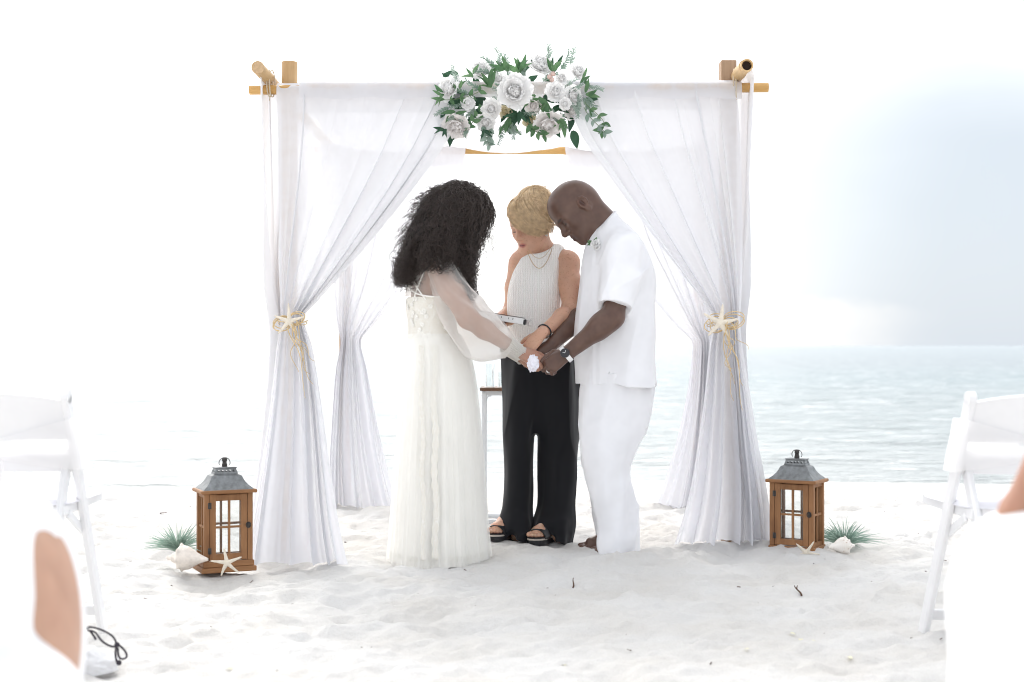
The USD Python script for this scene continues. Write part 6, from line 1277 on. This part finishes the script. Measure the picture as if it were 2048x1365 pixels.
    strap([(868, 506, BY - 0.17), (848, 545, BY - 0.155), (832, 585, BY - 0.14), (826, 604, BY - 0.13)]); strap([(824, 552, BY - 0.09), (834, 575, BY - 0.15), (852, 600, BY - 0.175)]); strap([(816, 560, BY - 0.02), (822, 580, BY - 0.10), (850, 592, BY - 0.175), (880, 594, BY - 0.175)], 0.004); strap([(874, 508, BY - 0.19), (886, 550, BY - 0.19), (884, 592, BY - 0.175)], 0.004)
    # sheer yoke over the upper back
    yk = Solid(); yk.loft(outline([(505, 846, 896, BY, 0.10), (525, 828, 908, BY, 0.17), (550, 817, 916, BY, 0.178), (600, 810, 917, BY, 0.165)], BY), 0.01)
    ym = yk.mesh(P(790, 606, BY) - (0, 0.22, 0), P(935, 500, BY) + (0, 0.22, 0), 0.006); z0, z1 = P(0, 596, BY)[2], P(0, 509, BY)[2]; keep = (ym.triangles_center[:, 2] > z0 + 0.004) & (ym.triangles_center[:, 2] < z1); put(t, "yoke", TM(ym.vertices, ym.faces[keep]), M_sleeve, smooth=True)
    # sheer full sleeve on each arm, gathered into a pleated cuff
    def sleeve(pts, radii, name, cuff_from, seed, droop):
        n, nv = 70, 72; s = np.linspace(0, 1, n); c = spline(pts, n); r = lerp_table(s, np.linspace(0, 1, len(radii)), radii); tg = np.gradient(c, axis=0); tg /= np.linalg.norm(tg, axis=1, keepdims=True); rows = []
        for k in range(n):
            dn = np.array([0, 0, -1.0]); dn = dn - tg[k] * (dn @ tg[k]); dn /= np.linalg.norm(dn); sd = np.cross(tg[k], dn); g = np.linspace(0, 2 * np.pi, nv); dr = np.interp(s[k], np.linspace(0, 1, len(droop)), droop)
            rr = r[k] * (1 + 0.05 * np.sin(g * 5 + seed + s[k] * 4) * np.sin(np.pi * s[k]) + 0.035 * np.sin(g * 11 + 3 * s[k] + seed)); off = dr * np.clip(np.cos(g), 0, 1) ** 2
            rows.append(c[k] + dn[None] * (np.cos(g) * rr + off)[:, None] + sd[None] * (np.sin(g) * rr * 0.85)[:, None])
        Rw = np.array(rows); q = Rw * 9.0; Rw = Rw + ((meshkit.fbm(q + seed, 3, int(seed)) - 0.5) * 0.020 * np.sin(np.pi * s)[:, None])[..., None] * np.array([0.3, -1, 0.4])
        sl = put(t, "sleeve", sheet(Rw), M_sleeve, smooth=True)
        a, b = np.asarray(cuff_from[0]), np.asarray(cuff_from[1]); d = (b - a) / np.linalg.norm(b - a); e1, e2, _ = frame_of(d); g = np.linspace(0, 2 * np.pi, 121); rows = []
        for k, x in enumerate(np.linspace(0, 1, 9)):
            rad = 0.043 - 0.013 * x ** 0.8 + 0.004 * (x > 0.95); rows.append(np.stack([a + d * np.linalg.norm(b - a) * x + (e1 * math.cos(y) + e2 * math.sin(y)) * (rad + 0.0014 * math.sin(y * 26)) for y in g]))
        put(sl, "cuff", sheet(np.array(rows), 0.0015), M_cuff, smooth=True)
    dR = (wR - eR) / np.linalg.norm(wR - eR); dL = (wL - eL) / np.linalg.norm(wL - eL)
    sleeve([P(868, 509, BY - 0.12), P(893, 562, BY - 0.16), P(926, 622, BY - 0.20), P(972, 666, BY - 0.17), wR - dR * 0.055], [0.070, 0.082, 0.092, 0.090, 0.040], "r", (wR - dR * 0.07, wR + dR * 0.02), 2.0, [0.0, 0.0, 0.012, 0.055, 0.012])
    sleeve([P(880, 510, BY + 0.15), P(905, 565, BY + 0.18), P(940, 625, BY + 0.20), P(985, 670, BY + 0.12), wL - dL * 0.055], [0.068, 0.078, 0.085, 0.085, 0.040], "l", (wL - dL * 0.07, wL + dL * 0.02), 5.0, [0.0, 0.0, 0.02, 0.075, 0.01])
    # skirt: lining, then pleated tulle over it
    def skirt(rows, grow, pleat, nple, seed, nz=110, nv=420, hem=0.0):
        o_ = np.array(outline(rows, BY)); o_ = o_[np.argsort(-o_[:, 0])]; s = np.linspace(0, 1, nz); z = o_[0, 0] + (o_[-1, 0] - o_[0, 0]) * s; V = np.stack([lerp_table(-z, -o_[:, 0], o_[:, k]) for k in (1, 2, 3, 4)], 1); g = np.linspace(0, 2 * np.pi, nv); rgs = np.random.default_rng(seed); ph = rgs.uniform(0, 6.28, 4); P3 = []
        for k in range(nz):
            w = np.sin(nple * g + ph[0] + 0.6 * np.sin(3 * g + ph[1] + 1.2 * s[k])) * 0.6 + np.sin(nple * 2.3 * g + ph[2]) * 0.25 + np.sin(nple * 0.37 * g + ph[3] + s[k]) * 0.8
            rad = 1 + pleat * (0.18 + 0.82 * s[k]) * w; zz = z[k] + (hem * np.sin(nple * 0.8 * g + ph[1]) * s[k] ** 6 if hem else 0)
            P3.append(np.stack([V[k, 0] + (V[k, 2] + grow) * rad * np.cos(g), V[k, 1] + (V[k, 3] + grow) * rad * np.sin(g), zz + 0 * g], 1))
        P3 = np.array(P3); P3[..., 2] = np.maximum(P3[..., 2], ground_z(P3[..., 0], P3[..., 1]) + 0.003); return P3
    rows = [(668, 819, 918, BY, 0.148), (684, 817, 926, BY, 0.165), (705, 813, 936, BY, 0.180), (760, 806, 948, BY, 0.205), (850, 799, 957, BY, 0.228), (950, 791, 964, BY, 0.245), (1050, 785, 970, BY, 0.26)]
    lin = put(t, "skirt", sheet(skirt(rows + [(1124, 781, 976, BY, 0.266)], -0.008, 0.030, 17, 4)), M_ivory, smooth=True)
    put(lin, "tulle_layer", sheet(skirt(rows + [(1121, 780, 977, BY, 0.268)], 0.002, 0.030, 34, 7, hem=0.006)), M_tulle, smooth=True)
    put(lin, "tulle_layer", sheet(skirt(rows + [(1126, 779, 978, BY, 0.27)], 0.008, 0.036, 46, 11, hem=0.010)), M_tulle, smooth=True)
    # two lace strips down the front panel
    for x0, x1, wd_ in ((842, 848, 0.010), (868, 872, 0.014)):
        P3 = []
        for k, yy in enumerate(np.linspace(690, 1120, 90)):
            xx = x0 + (x1 - x0) * k / 90 + 2 * math.sin(k * 0.21); r_ = np.interp(yy, [690, 760, 850, 950, 1120], [0.172, 0.208, 0.236, 0.255, 0.278]); c = P(xx, yy, BY - r_ * 0.985); w = wd_ * (1 + 0.25 * math.sin(k * 1.1)); P3.append(np.stack([c + (-w, 0.001, 0), c + (0, -0.002, 0), c + (w, 0.001, 0)]))
        put(lin, "lace_strip", sheet(np.array(P3)), M_lace, smooth=True)
    # waist seam and fringe at the hem
    st, wd = [], []
    for k in range(420):
        a = rg.uniform(math.pi, 2 * math.pi) if k % 4 else rg.uniform(0, 6.28); cx = (P(779, 1120, BY)[0] + P(978, 1120, BY)[0]) / 2; rx = (P(978, 1120, BY)[0] - P(779, 1120, BY)[0]) / 2; p0 = np.array([cx + rx * math.cos(a), BY + 0.275 * math.sin(a), P(0, 1117, BY - 0.25)[2]]); l = rg.uniform(0.012, 0.028); st.append(np.stack([p0 + np.array([rg.normal() * 0.001 * j, -0.001 * j, -l * j / 3 + 0.008]) for j in range(4)])); wd.append(np.full(4, 0.0012))
    tag(curves(lin, "fringe", st, wd, M_cuff), kind="stuff")
    # hair
    Hm = Solid(); Hm.ell(P(917, 434, BY + 0.03), (0.122, 0.125, 0.120), None, 0.03); Hm.chain([P(880, 430, BY + 0.0), P(850, 490, BY - 0.06), P(822, 545, BY - 0.10)], [0.115, 0.095, 0.050], 0.05); Hm.chain([P(915, 450, BY - 0.03), P(928, 520, BY - 0.12), P(940, 572, BY - 0.12)], [0.10, 0.055, 0.018], 0.05); Hm.chain([P(880, 450, BY - 0.06), P(884, 496, BY - 0.17)], [0.09, 0.045], 0.05)
    Hm.ell(W(0.0, 0.105, -0.045), np.array([0.075, 0.050, 0.078]) * sc, R, 0.01, "s")
    hv, hf, hn = meshkit.arrays(Hm.mesh(P(760, 620, BY) - (0, 0.4, 0), P(1010, 350, BY) + (0, 0.3, 0), 0.008), True); nz = meshkit.fbm(hv * 55, 3, 5) - 0.5
    hr = put(t, "hair", TM(hv - hn * 0.014 + hn * (nz * 0.035)[:, None], hf), M_hair_mass, smooth=True)
    st, wd = [], []
    def curl(pts, r0, r1, turns, n, w0):
        c = spline(pts, n); tg = np.gradient(c, axis=0); tg /= np.linalg.norm(tg, axis=1, keepdims=True); a, b, _ = frame_of(tg[0]); s = np.linspace(0, 1, n); ph = rg.uniform(0, 6.28) + 6.283 * turns * s * (1 if rg.random() < 0.5 else -1); rad = (r0 + (r1 - r0) * s) * np.clip(s * 6, 0, 1)
        st.append(c + rad[:, None] * (np.cos(ph)[:, None] * a + np.sin(ph)[:, None] * b)); wd.append(np.full(n, w0) * (1.0 - 0.45 * s))
    hc = P(918, 432, BY + 0.03)
    tips = [((788, 836), (525, 572), (-0.16, 0.02), 0.34), ((838, 905), (500, 548), (-0.24, -0.14), 0.2), ((915, 953), (530, 598), (-0.19, -0.04), 0.26), ((806, 850), (490, 545), (-0.16, 0.06), 0.2)]
    for k in range(2300):
        q = rg.random(); d = rg.normal(size=3); d[2] = abs(d[2]) * 0.9 + 0.05; d /= np.linalg.norm(d)
        if d @ R[:, 1] > 0.72: continue
        p0 = hc + d * np.array([0.108, 0.110, 0.106]) ; acc = 0
        for (xr, yr, yy, wgt) in tips:
            acc += wgt
            if q < acc: break
        if xr[0] > 910 and d[0] < -0.2: d[0] = abs(d[0]); p0 = hc + d * np.array([0.108, 0.110, 0.106])
        if xr[1] < 850 and d[0] > 0.5: d[0] = -d[0]; p0 = hc + d * np.array([0.108, 0.110, 0.106])
        tip = P(rg.uniform(*xr), rg.uniform(*yr), BY + rg.uniform(*yy)); out = p0 + d * rg.uniform(0.02, 0.05); mid = out * 0.45 + tip * 0.55 + (rg.normal(size=3) * 0.012) + np.array([0, -0.02, 0.035]); curl([p0, out, mid, tip], rg.uniform(0.003, 0.006), rg.uniform(0.007, 0.012), rg.uniform(9, 15), 84, rg.uniform(0.0017, 0.0031))
    for k in range(1300):        # short curls standing out all over
        i = rg.integers(0, len(hv)); d = hn[i] + rg.normal(size=3) * 0.5 + np.array([0, 0, -0.25]); d /= np.linalg.norm(d); l = rg.uniform(0.025, 0.06)
        if (hv[i] - o) @ R[:, 1] > 0.085: continue
        curl([hv[i] - hn[i] * 0.02, hv[i] + d * l * 0.4, hv[i] + d * l + np.array([0, 0, -0.02])], 0.003, 0.008, rg.uniform(3, 5), 30, rg.uniform(0.0012, 0.0022))
    for k in range(46):         # loose strands blown forward of the face
        x0, y0 = rg.uniform(958, 984), rg.uniform(400, 470); x1, y1 = rg.uniform(962, 1006), rg.uniform(480, 566); yy = BY + rg.uniform(-0.08, 0.04)
        curl([P(x0 - 6, y0, yy), P((x0 + x1) / 2 + rg.uniform(0, 14), (y0 + y1) / 2, yy - 0.01), P(x1, y1, yy - 0.02)], 0.002, 0.0045, rg.uniform(5, 9), 60, 0.0007)
    tag(curves(hr, "curls", st, wd, M_hair), kind="stuff")
    return dict(fr=fr)
BR = bride()
def handkerchief():
    c = at(1066, 727, BY - 0.14); m = trimesh.creation.icosphere(4, 1.0); v = m.vertices; r = meshkit.fbm(v * 2.6 + 7, 3, 8); v = v * (0.55 + 0.95 * r)[:, None] * np.array([0.026, 0.022, 0.036]); m.vertices = v + c
    tag(put(None, "handkerchief", m, plain("crumpled_tissue", (0.80, 0.79, 0.86), 0.8, 0.04), smooth=True), "crumpled white tissue held between the joined hands", "tissue")
handkerchief()
# ================================================================ two seated guests at the edges of the picture, and their chairs
M_skin_guest = skin("guest_skin", 0.45, 0.15, (0.34, 0.15, 0.09), var=0.08, sub=0.15)
M_dress = cotton("white_dress_cotton", (0.86, 0.86, 0.875), 0.2, 160.0)
def guest(X, Y, sgn, label, bare_leg, hair_col):
    """Seated facing the arch; sgn: which side faces the aisle (+1 right)."""
    t = thing("person", label, "person", (0, 0, 0)); q = lambda x, y, z: np.array([X + sgn * x, Y + y, z]); rg = np.random.default_rng(3)
    S = Solid(); zs = 0.55; lean = -0.19       # the body leans away from the aisle
    L = lambda z: X + sgn * lean * np.clip((z - 0.6) / 0.4, 0, 1.3)
    tor = lambda g: [(z, L(z), Y + y, rx + g, ry + g) for z, y, rx, ry in ((0.50, -0.02, 0.16, 0.12), (0.68, -0.03, 0.14, 0.10), (0.86, -0.01, 0.16, 0.11), (1.0, 0.0, 0.165, 0.10))]
    S.loft(tor(0.0) + [(1.06, L(1.06), Y, 0.09, 0.07)], 0.05); hx = sgn * (L(1.1) - X)
    S.cone(q(hx, 0, 1.04), q(hx, 0.03, 1.14), 0.055, 0.052, 0.04); W, R = head(S, q(hx, 0.05, 1.22), (0, 0.97, -0.2), (0, 0.2, 0.97), 1.0)
    S.ell(q(0.228 if bare_leg else 0.130, 0.06, 0.492 if bare_leg else 0.53), (0.085, 0.20, 0.222) if bare_leg else (0.10, 0.19, 0.13), None, 0.05); S.chain([q(0.13, 0.12, 0.55), q(-0.05, 0.45, 0.53), q(-0.06, 0.47, 0.28), q(-0.06, 0.45, 0.09)], [0.105, 0.062, 0.056, 0.036], 0.04)
    S.chain([q(-0.10, 0.02, 0.55), q(-0.24, 0.40, 0.53), q(-0.25, 0.43, 0.28), q(-0.25, 0.42, 0.09)], [0.11, 0.062, 0.056, 0.036], 0.04)
    for x in (-0.06, -0.25): foot(S, q(x, 0.43, 0.0), q(x - 0.05, 0.63, 0.0), 0.95)
    if bare_leg: e, w = q(0.0, -0.02, 0.80), q(-0.14, 0.22, 0.74); sh = q(lean + 0.16, -0.01, 1.0)
    else: e, w = at(2044, 1030, Y + 0.06), q(-0.06, 0.36, 0.70); sh = np.array([e[0] + 0.15, Y - 0.02, 1.02])
    S.chain([sh, sh * 0.5 + e * 0.5, e], [0.058, 0.048, 0.032], 0.03); S.chain([e, w], [0.034, 0.026], 0.02); hand(S, w, (w - e) + (0, 0.1, -0.02), (0, 0.1, 1), sgn, 0.95, (20, 25, 15))
    e2, w2 = q(lean - 0.26, -0.02, 0.76), q(-0.24, 0.28, 0.72); S.chain([q(lean - 0.17, -0.01, 1.0), e2, w2], [0.056, 0.04, 0.026], 0.04); hand(S, w2, (w2 - e2), (0, 0.1, 1), -sgn, 0.95, (20, 25, 15))
    m = S.mesh(np.array([X - 0.55, Y - 0.3, -0.02]), np.array([X + 0.55, Y + 0.75, 1.40]), 0.006); put(t, "body", m, M_skin_guest, col=np.tile((0.46, 0.265, 0.18) if bare_leg else (0.40, 0.21, 0.14), (len(m.vertices), 1)))
    D = Solid(); D.loft(tor(0.013), 0.03)
    if bare_leg:
        D.ell(q(0.205, 0.06, 0.495), (0.118, 0.225, 0.236), None, 0.03); D.chain([q(-0.08, 0.02, 0.55), q(-0.22, 0.40, 0.54), q(-0.25, 0.48, 0.30)], [0.125, 0.085, 0.08], 0.04); D.chain([q(0.10, 0.12, 0.56), q(-0.05, 0.44, 0.54)], [0.115, 0.08], 0.04)
        D.plane(q(0.276, 0, 0.68), (sgn * 0.99, 0.0, 0.10), 0.004); D.ell(q(0.245, -0.09, 0.438), (0.135, 0.15, 0.095), None, 0.02)
    else:
        D.ell(q(0.140, 0.06, 0.548), (0.115, 0.22, 0.155), None, 0.03); D.chain([q(0.10, 0.1, 0.54), q(-0.05, 0.45, 0.53), q(-0.06, 0.50, 0.22)], [0.12, 0.085, 0.09], 0.04); D.chain([q(-0.08, 0.02, 0.55), q(-0.24, 0.40, 0.53), q(-0.25, 0.45, 0.22)], [0.125, 0.085, 0.09], 0.04)
        D.loft([(0.10, q(0.14, 0, 0)[0], Y + 0.04, 0.135, 0.20), (0.35, q(0.14, 0, 0)[0], Y + 0.04, 0.126, 0.20), (0.56, q(0.135, 0, 0)[0], Y + 0.05, 0.114, 0.20)], 0.03)
        D.cone(q(-0.05, -0.17, 0.612), q(0.26, -0.13, 0.60), 0.010, 0.008, 0.03, "s")
    fd = folds(71, 0.016, (0.2, 0.2, 1), 9.0)
    put(t, "dress", D.mesh(np.array([X - 0.55, Y - 0.32, 0.08]), np.array([X + 0.55, Y + 0.68, 1.02]), 0.006, fd), M_dress, smooth=True)
    hm = Solid(); hm.ell(W(0, -0.02, 0.045), (0.085, 0.106, 0.092), R); hm.ell(W(0, -0.06, -0.06), (0.07, 0.06, 0.12), R, 0.04); hm.ell(W(0, 0.11, -0.04), (0.07, 0.07, 0.09), R, 0.01, "s")
    put(t, "hair", hm.mesh(q(hx, 0.05, 1.2) - 0.28, q(hx, 0.05, 1.2) + 0.25, 0.008, folds(5, 0.02, (0, 0.2, 1), 30)), plain("guest_hair", hair_col, 0.5, 0.4, 40), smooth=True)
GLX, GLY = -1.003, 2.16
guest(GLX, GLY, 1, "seated person in white dress at the left edge, bare leg showing", True, (0.06, 0.035, 0.02))
guest(0.965, 2.20, -1, "seated person in white dress at the right edge, bent elbow on the lap", False, (0.10, 0.06, 0.03))
dup(chair_l, (GLX - 0.10, GLY - 0.02, -0.01), 0.0, "white folding chair under the seated person at the left edge")
dup(chair_l, (1.12, 2.18, -0.01), 0.0, "white folding chair under the seated person at the right edge")
